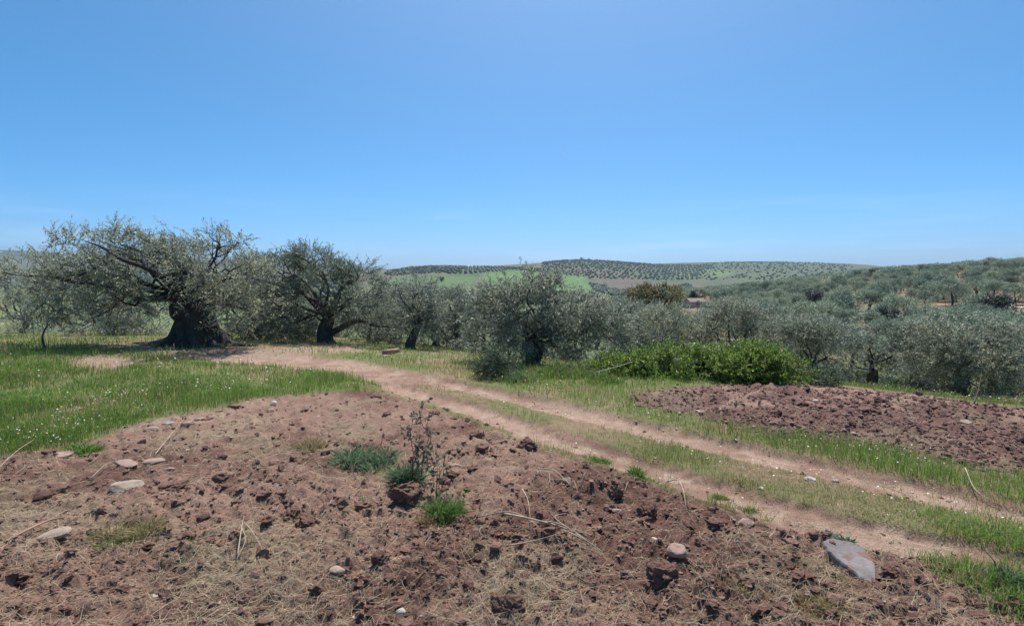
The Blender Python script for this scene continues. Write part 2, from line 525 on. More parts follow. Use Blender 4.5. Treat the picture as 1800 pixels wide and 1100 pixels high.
M = dict(
    soil=attr_mat('soil', .95, [(9, .78, 1.18), (70, .62, 1.3)], 1.0, 55),
    hill=attr_mat('hillside', .95, [(.02, .8, 1.15), (.12, .8, 1.2)], 0),
    clod=attr_mat('clod', .95, [(60, .6, 1.3)], 1.0, 60),
    blade=blade_mat('grass_blade', .45),
    straw=blade_mat('dry_straw', .1, .7),
    olive=leaf_mat('olive_leaf', (.27, .295, .195), (.44, .465, .375), .34, .46, .5, .35),
    olive_far=leaf_mat('olive_crown', (.25, .315, .215), (.31, .365, .28), .16, .5, .4, .25),
    dark=leaf_mat('evergreen_leaf', (.03, .04, .024), (.05, .06, .04), .15, .45, .4, .4),
    tawny=leaf_mat('flowering_oak_leaf', (.175, .152, .06), (.19, .17, .08), .3, .5, .4, .3),
    shrub=leaf_mat('shrub_leaf', (.17, .265, .04), (.2, .28, .07), .42, .42, .6, .4),
    scrub=leaf_mat('scrub_leaf', (.075, .095, .05), (.12, .14, .09), .25, .5, .4, .3),
    weed=leaf_mat('weed_leaf', (.09, .14, .07), (.13, .18, .11), .3, .5, .35, .3),
    bark=bark_mat('olive_bark', (.032, .027, .023), (.12, .105, .09)),
    barkdark=bark_mat('ancient_bark', (.022, .019, .017), (.085, .073, .062), 4, 1.0),
    twig=rock_mat('dry_twig', (.3, .22, .15), (.55, .45, .34), 30, .3),
    darktwig=rock_mat('weed_stem', (.07, .05, .045), (.16, .12, .09), 30, .3),
    redtwig=rock_mat('red_stick', (.36, .18, .12), (.5, .3, .22), 20, .3),
    pale=rock_mat('pale_stone', (.33, .25, .185), (.52, .42, .33), stain=(.2, .125, .09)),
    pink=rock_mat('pink_stone', (.33, .21, .17), (.5, .36, .3), stain=(.2, .125, .09)),
    grey=rock_mat('grey_stone', (.2, .185, .19), (.4, .375, .38), 9, .7),
    slabgrey=rock_mat('slab_grey_stone', (.14, .12, .118), (.31, .285, .29), 5, .7),
    ochre=rock_mat('ochre_stone', (.42, .25, .13), (.6, .4, .25), stain=(.2, .125, .09)),
    white=rock_mat('white_pebble', (.46, .40, .32), (.66, .6, .51), 20),
    wall=rock_mat('plaster', (.45, .36, .32), (.6, .5, .45), 2, .2),
    slate=rock_mat('shed_wall', (.07, .085, .12), (.12, .14, .18), 2, .2),
    tile=rock_mat('roof_clay', (.24, .16, .14), (.33, .24, .21), 3, .3),
    hose=rock_mat('hose_plastic', (.55, .6, .55), (.7, .74, .7), 10, .1),
    flower=blade_mat('petal', .2, .6),
    vapour=leaf_mat('vapour', (.95, .95, .95), (.95, .95, .95), .85, .9, 0, 0),
)

# ------------------------------------------------------------------ ground
SOIL = np.array([.262, .158, .117]); SOIL_D = np.array([.155, .083, .062]); SOIL_L = np.array([.35, .238, .178])
TRACK = np.array([.375, .255, .188]); PLOW = np.array([.155, .085, .070]); PLOW_L = np.array([.30, .19, .15])
THATCH = np.array([.29, .222, .15]); GREEN_G = np.array([.15, .175, .06]); PALE_G = np.array([.32, .235, .17])

def lerp(a, b, t):
    t = np.asarray(t)[..., None]
    return a * (1 - t) + b * t

def soil_colour(x, y, Z):
    n = fbm2(x, y, 2.2, 4, 71); f = fbm2(x, y, .4, 4, 75); g = fbm2(x, y, 1.0, 4, 79)
    col = lerp(SOIL, SOIL_D, smooth(-.05, .4, n + .4 * f))
    col = lerp(col, SOIL_L, smooth(.0, .55, -n + .6 * f) * .7)
    col = lerp(col, THATCH, smooth(.05, .45, g) * .6 * Z['front'])
    pl = lerp(PLOW, PLOW_L, smooth(-.15, .45, f + .5 * n))
    pl = lerp(pl, THATCH * .8, smooth(.1, .5, fbm2(x, y, 1.6, 3, 86)) * .45)
    col = lerp(col, pl, Z['plough'])
    gr = lerp(GREEN_G, np.array([.27, .2, .12]), smooth(-.1, .5, g + .3 * f))
    grass = np.clip(np.maximum.reduce([Z['meadow'], Z['verge'], Z['strip'] * .75, Z['corner'] * .5]), 0, 1)
    col = lerp(col, gr, grass * .85)
    tr = lerp(TRACK, np.array([.29, .18, .13]), smooth(-.1, .4, f + .5 * n))
    tr = lerp(tr, np.array([.45, .33, .25]), smooth(.15, .5, fbm2(x, y, .16, 3, 83)) * .6)
    col = lerp(col, tr, Z['rut'] * (1 - .9 * Z['meadow']) * .95)
    pg = lerp(PALE_G, np.array([.38, .24, .19]), smooth(-.2, .4, f))
    col = lerp(col, pg, Z['bare'] * .85)
    far = smooth(15, 22, y) * (1 - Z['plough'])
    col = lerp(col, lerp(np.array([.16, .15, .07]), np.array([.28, .2, .13]), smooth(-.2, .4, n)), far * .8)
    return np.clip(col, .01, .9)

NC = 760
ndc = np.linspace(-1.4, 1.4, NC)
rows_px = np.concatenate([np.linspace(1480, 610, 440)])
near_y = np.minimum(H * 900 / np.maximum(rows_px - 490, 1), 16.5)
near_y = np.unique(np.concatenate([np.geomspace(1.35, 2.0, 20), near_y, np.geomspace(16.5, 27, 50)]))
gx = ndc[None] * near_y[:, None]; gy = near_y[:, None] * np.ones(NC)[None]
# jitter keeps the quads from lining up
Zg = zones(gx, gy)
gz = zbase(gx, gy) + zmicro(gx, gy, Zg)
def grid_faces(nr, nc):
    i = np.arange(nr - 1)[:, None] * nc; j = np.arange(nc - 1)[None]
    return np.stack([i + j, i + j + 1, i + nc + j + 1, i + nc + j], -1).reshape(-1, 4)
mb = MB()
mb.add(np.stack([gx, gy, gz], -1), grid_faces(len(near_y), NC), 0, soil_colour(gx, gy, Zg).reshape(-1, 3))
tag(mb.build('ground', M['soil'], smooth_=True), 'reddish soil, grass and wheel ruts of the near field', kind='structure')

# the field behind and beside the viewer, coarser
bx, by = np.meshgrid(np.linspace(-40, 40, 60), np.linspace(-30, 1.45, 30))
bz = np.zeros_like(bx) - .02
mb = MB(); mb.add(np.stack([bx, by, bz], -1), grid_faces(30, 60), 0, SOIL)
tag(mb.build('field', M['soil'], smooth_=True), 'bare reddish field around the viewer', kind='structure')

# hills, valley and far fields
def hill_colour(px, py, x, y):
    n = fbm2(x, y, 90, 4, 91); f = fbm2(x, y, 12, 3, 95)
    col = lerp(np.array([.15, .15, .08]), np.array([.11, .135, .06]), smooth(-.3, .3, n))
    slope = smooth(30, 60, y) * (1 - smooth(300, 420, y)) * smooth(1050, 1250, px)
    col = lerp(col, lerp(np.array([.30, .185, .135]), np.array([.18, .165, .10]), smooth(-.25, .35, f + .5 * n)), slope * .85)
    left = smooth(25, 40, y) * (1 - smooth(300, 420, y)) * (1 - smooth(500, 620, px))
    col = lerp(col, lerp(np.array([.15, .19, .08]), np.array([.26, .22, .13]), smooth(0, .5, f)), left)
    far = smooth(420, 600, y)
    orch = lerp(np.array([.135, .12, .078]), np.array([.09, .115, .06]), smooth(-.2, .3, n))
    col = lerp(col, orch, far)
    def patch(poly, c, soft=3):
        nonlocal col
        d = sdf(px, py, np.array(poly, float))
        col = lerp(col, np.array(c), smooth(-soft, soft, d + 1.2 * f) * smooth(300, 420, y) * (1 - smooth(1700, 2100, y)))
    patch([(660, 505), (700, 486), (760, 482), (840, 486), (835, 500), (800, 512), (700, 515)], (.10, .155, .062))
    patch([(845, 515), (850, 480), (900, 476), (960, 478), (1030, 486), (1032, 497), (1046, 506), (1046, 514), (950, 520)], (.115, .19, .062))
    patch([(1062, 504), (1066, 493), (1110, 492), (1150, 497), (1175, 506), (1120, 512)], (.135, .11, .085))
    patch([(1180, 478), (1200, 462), (1500, 456), (1520, 480), (1380, 496), (1200, 494)], (.105, .125, .07), 6)
    patch([(1190, 480), (1240, 474), (1290, 478), (1280, 486), (1210, 486)], (.14, .18, .08))
    hb = smooth(1800, 2300, y)
    col = lerp(col, lerp(np.array([.065, .08, .055]), np.array([.11, .115, .075]), smooth(-.2, .3, fbm2(x, y, 180, 4, 99))), hb)
    return col

hc = np.linspace(-2.2, 2.2, 380)
hy = np.geomspace(25, 9000, 230)
hx = hc[None] * hy[:, None]; hyy = hy[:, None] * np.ones(len(hc))[None]
hz = zbase(hx, hyy) + smooth(30, 60, hyy) * .25 * fbm2(hx, hyy, 14, 3, 15) - .06 * (1 - smooth(25, 30, hyy))
ppx, ppy = project(hx, hyy, hz)
mb = MB(); mb.add(np.stack([hx, hyy, hz], -1), grid_faces(len(hy), len(hc)), 0, hill_colour(ppx, ppy, hx, hyy).reshape(-1, 3))
tag(mb.build('hills', M['hill'], smooth_=True), 'valley side and far hills with green fields and orchard soil', kind='structure')

def zfull(x, y):
    x = np.atleast_1d(np.asarray(x, float)); y = np.atleast_1d(np.asarray(y, float))
    Z = zones(x, y)
    return zbase(x, y) + zmicro(x, y, Z)

def spot(px, py):
    g = ground_at(px, py)
    return np.array([g[0], g[1], float(zfull(g[0], g[1])[0])])

# ------------------------------------------------------------------ foliage
def rand_dirs(n, rng):
    return unit(rng.normal(size=(n, 3)))

def add_leaves(mb, P, D, L, W, rng, mat=0, tint=None, N=None):
    n = len(P)
    S = unit(np.cross(D, rand_dirs(n, rng) if N is None else N))
    L = np.broadcast_to(np.asarray(L, float), (n,))[:, None]; W = np.broadcast_to(np.asarray(W, float), (n,))[:, None]
    m = P + D * L * .5
    v = np.stack([P, m + S * W * .5, P + D * L, m - S * W * .5], 1).reshape(-1, 3)
    f = np.arange(n * 4).reshape(-1, 4)
    if tint is not None:
        tint = np.repeat(tint, 4, 0)
    mb.add(v, f, mat, tint)

def sprays(mb, lobes, rng, per_area, leaves=16, slen=(.3, .6), leaf=(.085, .022), clump=1.2, gap=-.15, droop=.5, upbias=.25, twig=True, shell=0):
    """lobes: rows (cx,cy,cz, rx,ry,rz, density). Twig sprays with leaves along them, thick near the shell"""
    seed = int(rng.integers(1000))
    for c in lobes:
        cen, rad, den = np.array(c[:3]), np.array(c[3:6]), c[6]
        a, b, d = rad
        area = 4 * math.pi * (((a*b)**1.6 + (a*d)**1.6 + (b*d)**1.6) / 3) ** (1 / 1.6)
        n = max(int(area * per_area * den), 4)
        u = rand_dirs(n, rng); r = rng.uniform(.12, 1.0, n) ** .5
        P = cen + u * rad * r[:, None]
        keep = noise3(P * clump + 11, seed) > gap - .4 * (den < .6)
        P, u = P[keep], u[keep]; n = len(P)
        if not n: continue
        out = unit(u / rad * rad.mean())
        D = unit(out * .75 + rand_dirs(n, rng) * .75 + np.array([0, 0, upbias]))
        ln = rng.uniform(*slen, n)
        dr = rng.uniform(.1, 1, n) * droop
        t = np.linspace(.1, 1, leaves)
        T = t[None, :, None]
        Q = P[:, None] + D[:, None] * (ln[:, None, None] * T) + np.array([0, 0, -1]) * (dr * ln)[:, None, None] * T ** 2 * .6
        tang = unit(D[:, None] + np.array([0, 0, -1]) * dr[:, None, None] * T * 1.2)
        side = unit(np.cross(tang, rand_dirs(n, rng)[:, None] + 0 * tang)) * np.where(np.arange(leaves) % 2, 1, -1)[None, :, None]
        LD = unit(tang * .75 + side * .8 + rng.normal(size=tang.shape) * .3)
        k = n * leaves
        sc = rng.uniform(.7, 1.25, k) * np.tile(1 - .35 * t, n)
        add_leaves(mb, Q.reshape(-1, 3), LD.reshape(-1, 3), leaf[0] * sc, leaf[1] * sc, rng, N=None if not shell else np.repeat(unit(out * .8 + [0, 0, .5]), leaves, 0) * shell + rand_dirs(k, rng) * (1 - shell))
        if twig:
            w = np.array([0, 0, .5]) * .008
            sd = unit(np.cross(D, rand_dirs(n, rng))) * .004
            e0 = P - D * ln[:, None] * .25; e1 = Q[:, leaves // 2]; e2 = Q[:, -1]
            v = np.stack([e0 - sd * 1.6, e0 + sd * 1.6, e1 + sd, e1 - sd, e2 + sd * .3, e2 - sd * .3], 1).reshape(-1, 3)
            i = np.arange(n)[:, None] * 6
            mb.add(v, np.concatenate([i + [0, 1, 2, 3], i + [3, 2, 4, 5]]), 1)

def limb_path(a, b, rng, sag=.0, wig=.12, n=9):
    a, b = np.array(a, float), np.array(b, float)
    L = np.linalg.norm(b - a)
    k = [a + (b - a) * t + rng.normal(size=3) * wig * L * math.sin(math.pi * t) + np.array([0, 0, sag * L * math.sin(math.pi * t)]) for t in (0, .28, .55, .8, 1)]
    k[0], k[-1] = a, b
    return spline(k, n)

def make_tree(name, label, cat, base, depth, px0, lobes_px, trunk_r, fork_h, leafm, barkm, per_area=46, group=None, seed=1,
              trunks=None, leaf=(.105, .034), leaves=16, slen=(.3, .6), gap=.06, clump=1.6, shell=.5, droop=.5, lean=0, sub=3, trunk_builder=None, limb_scale=1.0):
    """lobes_px: rows (px, py, rx, ry, metres behind the trunk, half depth in metres, density) read off the photograph at the tree's depth"""
    rng = np.random.default_rng(seed)
    root = thing(name, label, cat, tuple(base), 0, group)
    s = depth / 900
    lobes = []
    for (px, py, rx, ry, dy, rd, den) in lobes_px:
        y = depth + dy; p = at_depth(px, py, y) - base
        lobes.append([*p, rx * s, rd, ry * s, den])
    lobes = np.array(lobes)
    fork = np.array([lean, 0, fork_h])
    if trunk_builder:
        trunk_builder(root, rng)
    else:
        n = 12; t = np.linspace(0, 1, n)
        pts = np.stack([lean * t ** 1.3 + .05 * np.sin(t * 5 + seed), .05 * np.cos(t * 4 + seed) - .05, -.12 + (fork_h + .12) * t], 1)
        r = trunk_r * (1 + .9 * np.exp(-t * 7) - .15 * t)
        tb = MB(); v, f = tube(pts, r, 12, .35, seed); tb.add(v, f); tb.build('trunk', barkm, root, True)
    for k, l in enumerate(lobes):
        c = l[:3]
        a = fork + rng.normal(size=3) * trunk_r * .25
        if np.linalg.norm(c - a) < .25 or np.hypot(c[0], c[1]) > 3.6: continue
        lb = MB()
        L = np.linalg.norm(c - a)
        r0 = trunk_r * .30 * limb_scale * min(1, (l[3] * l[4] * l[5]) ** (1/3) / .9)
        p = limb_path(a, c, rng, .08, .09, 10)
        v, f = tube(p, np.linspace(r0, r0 * .3, 10), 7, .25, k); lb.add(v, f)
        for q in range(sub):
            i = int(rng.integers(4, 9)); e = c + rand_dirs(1, rng)[0] * l[3:6] * .85
            pp = limb_path(p[i], e, rng, .05, .12, 7)
            v, f = tube(pp, np.linspace(r0 * .42, .006, 7), 5); lb.add(v, f)
        lb.build('limb', barkm, root, True)
    cb = MB()
    sprays(cb, lobes, rng, per_area, leaves, slen, leaf, clump, gap, droop, shell=shell)
    cb.build('crown', [leafm, barkm], root)
    return root

# ------------------------------------------------------------------ the ancient olive
def ancient_trunk(root, rng):
    nr, ns = 46, 72
    hgt = 1.75
    t = np.linspace(0, 1, nr); th = np.arange(ns) / ns * 2 * math.pi
    Hh, T = np.meshgrid(t * hgt, th, indexing='ij')
    h = Hh
    tw = T + .25 * h
    ang = lambda a, w: np.exp(-((np.angle(np.exp(1j * (T - a)))) / w) ** 2)
    body = .60 + .05 * np.cos(2 * tw + 1) + .05 * np.sin(5 * tw + 2 * h) + .035 * np.sin(9 * tw - 3 * h + 1)
    body = body * (1 - .16 * np.sin(np.clip(h / hgt, 0, 1) * math.pi)) + .12 * smooth(1.0, 1.75, h)
    flare = np.exp(-h / .17) * (.35 * ang(math.pi, .3)) + np.exp(-h / .24) * 1.85 * ang(math.pi, .5) + np.exp(-h / .20) * (.1 * ang(math.pi, .42) + .55 * ang(0.05, .5) + .5 * ang(-1.2, .35) + .42 * ang(-2.1, .3) + .4 * ang(1.4, .5) + .12)
    flare = flare + .45 * np.exp(-h / .6) * (.5 * ang(math.pi, .6) + .45 * ang(0, .6) + .15)
    nz = noise3(np.stack([np.cos(T) * 2.2, np.sin(T) * 2.2, h * 1.6], -1).reshape(-1, 3) + 4, 5).reshape(T.shape)
    nz2 = noise3(np.stack([np.cos(T) * 6, np.sin(T) * 6, h * 4], -1).reshape(-1, 3) + 9, 6).reshape(T.shape)
    r = body + flare + .08 * nz + .045 * nz2
    lump = .22 * ang(math.pi, .3) * np.exp(-((h - .18) / .12) ** 2)
    r = r + lump
    v = np.stack([r * np.cos(T) - .03 * h, r * np.sin(T) * .85, h - .14], -1).reshape(-1, 3)
    i = np.arange(nr - 1)[:, None] * ns; j = np.arange(ns)[None]; j2 = (j + 1) % ns
    f = np.stack([i + j, i + j2, i + ns + j2, i + ns + j], -1).reshape(-1, 4)
    k = len(v); v = np.concatenate([v, [[0, 0, hgt - .25]]])
    cap = np.stack([np.full(ns, k), (nr - 1) * ns + j[0], (nr - 1) * ns + j2[0]], 1)
    tb = MB(); tb.add(v, [f, cap]); tb.build('trunk', M['barkdark'], root, True)
    # two hollow burrs and surface roots
    for (x, y, z, rr) in ((-.42, -.3, 1.1, .26), (.45, -.2, .75, .22), (.2, -.45, 1.35, .2)):
        bv, bf = ico(3); bv = bv * rr * np.array([1, .8, 1.2]); bv = bv * (1 + .25 * noise3(bv * 7, 3))[:, None] + [x, y, z]
        b = MB(); b.add(bv, bf); b.build('burr', M['barkdark'], root, True)
    for (a, L) in ((math.pi - .1, 3.2), (math.pi + .5, 2.0), (-.6, 1.7), (-1.6, 1.5), (.15, 1.8)):
        q = np.array([[math.cos(a) * d, math.sin(a) * d * .8, .16 * math.exp(-d) - .05 + .03 * math.sin(d * 4)] for d in np.linspace(.6, L, 9)])
        q[:, 1] += .12 * np.sin(np.linspace(0, 6, 9) + a)
        b = MB(); b.add(*tube(q, np.linspace(.17, .03, 9), 8, .3, int(a * 10) % 7)); b.build('root', M['barkdark'], root, True)

b0 = spot(350, 609); D0 = b0[1]
big = make_tree('olive_tree', 'ancient olive tree with a massive flared dark trunk at the meadow edge', 'tree', b0, D0, 350, [
    (212, 430, 60, 24, 0, 1.2, .5), (135, 422, 34, 14, 0, .8, .42), (290, 440, 58, 18, .4, 1.1, .36), (382, 430, 46, 18, 0, 1.0, .38),
    (215, 403, 26, 11, .2, .5, .35), (300, 412, 10, 10, .2, .3, .3), (378, 413, 14, 8, 0, .4, .35), (420, 425, 16, 10, 0, .5, .35),
    (200, 474, 68, 30, 0, 1.6, 1.15), (290, 480, 66, 32, 0, 1.7, 1.2), (235, 528, 60, 38, -.4, 1.5, 1.15), (170, 556, 40, 34, .4, 1.2, .9),
    (105, 494, 46, 12, -1.0, .5, .5), (50, 466, 66, 22, 0, 1.3, .75), (25, 500, 46, 24, -.3, 1.0, .8), (-70, 480, 60, 34, 0, 1.3, .8),
    (412, 492, 60, 42, -.2, 1.8, 1.15), (444, 556, 40, 34, -.3, 1.4, 1.0), (352, 478, 48, 24, -1.2, 1.0, .8), (335, 452, 54, 22, .8, 1.3, .8),
    (292, 528, 28, 22, -1.0, .9, .7), (412, 532, 26, 22, -1.1, .9, .7), (300, 505, 40, 16, -1.0, .6, .7)],
    .62, 1.55, M['olive'], M['barkdark'], per_area=46, seed=11, trunk_builder=ancient_trunk, slen=(.3, .7), limb_scale=.55, sub=4)
# the long bare limb that reaches out to the side
lb = MB()
p = spline([at_depth(*q) - b0 for q in ((335, 528, D0), (255, 511, D0 - .4), (205, 508, D0 - .7), (172, 499, D0 - .8), (128, 496, D0 - .8), (92, 486, D0 - .7), (40, 485, D0 - .7), (0, 478, D0 - .6))], 24)
lb.add(*tube(p, np.linspace(.07, .014, 24), 8, .3, 3))
lb.build('limb', M['barkdark'], big, True)
lb = MB()
p = spline([at_depth(*q) - b0 for q in ((335, 520, D0), (262, 474, D0 - .9), (215, 456, D0 - 1.0), (182, 436, D0 - .8), (150, 424, D0 - .4))], 18)
lb.add(*tube(p, np.linspace(.085, .015, 18), 8, .3, 5))
lb.build('limb', M['barkdark'], big, True)

# ------------------------------------------------------------------ the row of olives behind the track
def olive(label, bpx, bpy_, lobes, r, fork, depth=None, seed=1, **kw):
    if depth is None:
        b = spot(bpx, bpy_)
    else:
        q = at_depth(bpx, 500, depth); b = np.array([q[0], depth, float(zbase(q[0], depth)) - .03])
    kw.setdefault('leafm', M['olive']); kw.setdefault('barkm', M['bark'])
    return make_tree(kw.pop('name', 'olive_tree'), label, kw.pop('cat', 'tree'), b, b[1], bpx, lobes, r, fork, seed=seed, **kw)

forked = olive('olive tree with a leaning forked trunk just right of the ancient olive', 573, 603, [
    (548, 452, 40, 18, 0, 1.1, .7), (500, 478, 44, 32, 0, 1.4, 1.0), (570, 482, 58, 34, 0, 1.6, 1.15), (628, 486, 38, 32, 0, 1.3, 1.0), (620, 462, 30, 14, 0, .8, .6),
    (452, 472, 32, 22, .2, 1.1, .8), (452, 505, 40, 34, .2, 1.3, 1.0), (520, 565, 40, 24, .2, 1.2, .9), (480, 530, 40, 36, -.3, 1.3, 1.0), (545, 528, 52, 30, -.5, 1.4, 1.15), (615, 532, 46, 32, .1, 1.4, 1.0), (655, 520, 26, 30, .4, 1.0, .8), (470, 570, 24, 22, .5, .9, .7)],
    .25, .95, seed=21, lean=.1, per_area=48)
# its low crooked limb
fl = np.array(forked.location); fd = fl[1]
p = spline([at_depth(*q) - fl for q in ((572, 590, fd - .05), (594, 579, fd - .15), (626, 563, fd - .35), (655, 571, fd - .5), (684, 574, fd - .5))], 16)
lb = MB(); lb.add(*tube(p, np.linspace(.14, .03, 16), 8, .3, 4)); lb.build('limb', M['bark'], forked, True)
olive('slim olive tree with a slanting trunk beside the cut log', 722, 614, [
    (690, 510, 32, 24, 0, 1.1, .9), (735, 512, 34, 28, 0, 1.2, .9), (672, 552, 32, 32, .2, 1.2, .9), (725, 552, 38, 30, -.2, 1.2, 1.0), (760, 560, 26, 34, .3, 1.0, .8), (700, 582, 30, 18, .3, .9, .6)],
    .14, .9, seed=22, lean=.25, per_area=46)
olive('low olive tree between the slim olive and the broad central olive', 800, 606, [
    (790, 535, 38, 24, 0, 1.2, .9), (770, 568, 32, 26, 0, 1.2, .9), (822, 562, 38, 30, 0, 1.2, .9), (800, 590, 34, 16, .2, 1.0, .6)],
    .16, .9, seed=23, depth=22, per_area=46)
olive('broad central olive tree with a dark short trunk above tall weeds', 936, 642, [
    (930, 498, 40, 20, 0, 1.0, .75), (890, 512, 40, 24, 0, 1.2, .9), (975, 510, 46, 24, 0, 1.2, .9), (855, 548, 40, 34, 0, 1.3, 1.0), (930, 545, 62, 40, -.2, 1.7, 1.25),
    (1010, 548, 50, 38, 0, 1.5, 1.05), (1060, 570, 44, 34, .2, 1.2, .95), (860, 592, 44, 26, 0, 1.3, .9), (930, 592, 56, 26, -.3, 1.4, 1.2), (1010, 598, 52, 26, 0, 1.3, .95), (1075, 600, 36, 20, .2, 1.0, .7)],
    .22, .75, seed=24, per_area=48)
olive('loose olive tree just left of the tall tawny oak', 1120, 640, [
    (1090, 552, 36, 24, 0, 1.2, .9), (1130, 570, 36, 28, 0, 1.2, .9), (1100, 596, 40, 24, 0, 1.2, .9), (1150, 600, 32, 24, 0, 1.1, .8)],
    .15, .8, seed=25, depth=20)
olive('olive tree directly behind the left end of the bright green shrub', 1180, 640, [
    (1170, 560, 40, 22, 0, 1.3, .95), (1215, 575, 38, 26, 0, 1.3, .95), (1160, 595, 42, 26, 0, 1.3, 1.0), (1210, 606, 40, 22, 0, 1.2, .9)],
    .16, .8, seed=26, depth=21)
olive('tall rounded olive tree rising behind the bright green shrub', 1290, 650, [
    (1290, 550, 46, 20, 0, 1.3, .9), (1250, 572, 42, 26, 0, 1.4, 1.0), (1330, 570, 46, 26, 0, 1.4, 1.0), (1290, 592, 60, 28, -.3, 1.5, 1.1), (1360, 590, 30, 30, .2, 1.2, .9), (1240, 606, 40, 22, 0, 1.2, .9)],
    .2, .9, seed=27, depth=22)
olive('pale olive tree off the right end of the bright green shrub', 1432, 660, [
    (1420, 584, 38, 22, 0, 1.3, .95), (1465, 592, 34, 26, 0, 1.2, .95), (1410, 615, 38, 28, 0, 1.3, 1.0), (1460, 624, 40, 26, 0, 1.3, 1.0), (1390, 580, 24, 20, .4, 1.0, .8)],
    .17, .8, seed=28, depth=18)
olive('bushy olive tree at the far edge of the ploughed plot', 1540, 680, [
    (1530, 590, 44, 22, 0, 1.4, .95), (1580, 590, 40, 24, 0, 1.3, .95), (1520, 620, 44, 26, 0, 1.3, 1.0), (1570, 626, 40, 28, 0, 1.3, 1.0), (1490, 640, 30, 22, .2, 1.0, .8)],
    .18, .9, seed=29, depth=19)
olive('small silvery young olive by the ploughed plot with a thin bare stem', 1613, 682, [
    (1612, 640, 28, 16, 0, .6, 1.0), (1600, 652, 24, 10, 0, .5, .9), (1626, 652, 20, 10, 0, .5, .8)],
    .04, .42, seed=30, sub=2)
olive('large shadowy olive tree overhanging the right corner of the ploughed plot', 1695, 712, [
    (1660, 590, 48, 24, 0, 1.4, 1.0), (1720, 588, 50, 24, 0, 1.4, 1.0), (1650, 628, 44, 32, -.2, 1.4, 1.1), (1710, 632, 52, 34, -.3, 1.5, 1.2), (1765, 630, 44, 36, 0, 1.4, 1.1), (1700, 670, 54, 26, 0, 1.3, 1.1), (1760, 680, 44, 26, 0, 1.2, 1.0)],
    .2, .9, seed=31, depth=16.5, per_area=48)
olive('rightmost near olive tree cut by the edge of the view', 1845, 720, [
    (1800, 612, 40, 26, 0, 1.4, 1.0), (1850, 620, 50, 34, 0, 1.5, 1.0), (1815, 660, 40, 32, 0, 1.4, 1.0), (1870, 670, 46, 34, 0, 1.4, 1.0)],
    .2, .9, seed=32, depth=17.5)
olive('young olive sapling with one thin bent stem in the meadow', 81, 613, [
    (88, 530, 22, 22, 0, .5, .55), (75, 555, 26, 18, 0, .6, .5), (108, 545, 18, 16, .1, .5, .45), (90, 508, 10, 10, 0, .3, .4)],
    .024, .7, seed=33, lean=.1, sub=3)
olive('low olive tree with foliage to the ground left of the ancient trunk', 195, 604, [
    (190, 545, 40, 26, 0, 1.3, .9), (150, 570, 36, 26, 0, 1.2, .9), (215, 575, 42, 24, 0, 1.3, .9), (255, 570, 26, 26, .2, 1.1, .7)],
    .15, .7, seed=34, depth=22)
olive('olive tree behind the young sapling at the left edge', 40, 600, [
    (30, 535, 46, 26, 0, 1.4, .8), (-20, 550, 46, 28, 0, 1.4, .8), (60, 566, 40, 22, 0, 1.3, .7), (110, 575, 36, 20, 0, 1.2, .8)],
    .15, .7, seed=35, depth=27)
olive('olive tree filling the gap between the ancient and the forked olive', 445, 600, [
    (440, 515, 40, 28, 0, 1.5, .9), (500, 520, 40, 28, 0, 1.5, .9), (480, 560, 40, 24, 0, 1.4, .9), (430, 578, 36, 18, 0, 1.3, .8), (520, 572, 36, 22, 0, 1.3, .8)],
    .16, .8, seed=36, depth=24)
olive('far olive tree glimpsed under the limbs of the forked olive', 650, 600, [
    (640, 556, 36, 24, 0, 1.4, .9), (610, 574, 34, 18, 0, 1.3, .8), (680, 574, 34, 20, 0, 1.3, .8)],
    .16, .8, seed=37, depth=27)
olive('olive tree in the second row behind the broad central olive', 1010, 620, [
    (1040, 540, 46, 26, 0, 1.5, .9), (1080, 545, 40, 26, 0, 1.5, .9), (860, 540, 46, 30, 0, 1.6, .8), (1010, 580, 60, 26, 0, 1.5, .8)],
    .18, .9, seed=38, depth=25)

for k, (px, dep, rx, top, lab) in enumerate(((690, 26, 50, 506, 'shaded olive tree in the second row left of the slim olive'), (765, 25, 50, 506, 'shaded olive tree in the second row right of the slim olive'),
                                             (850, 27, 50, 500, 'olive tree in the second row left of the broad central olive'), (545, 27, 46, 535, 'shaded olive tree under the left limbs of the forked olive'),
                                             (1120, 27, 46, 530, 'olive tree in the second row below the tawny oak'), (1370, 26, 44, 575, 'olive tree in the second row behind the bright green shrub'),
                                             (1640, 24, 44, 585, 'olive tree in the second row behind the shadowy right olive'))):
    olive(lab, px, 600, [(px - rx * .4, top + 22, rx * .8, 22, 0, 1.4, 1.0), (px + rx * .5, top + 26, rx * .8, 24, 0, 1.4, 1.0), (px, top + 50, rx, 24, 0, 1.4, 1.0), (px - rx * .5, top + 62, rx * .7, 18, .3, 1.2, .9), (px + rx * .5, top + 64, rx * .7, 18, .3, 1.2, .9)],
          .15, .7, depth=dep, seed=80 + k, sub=2)

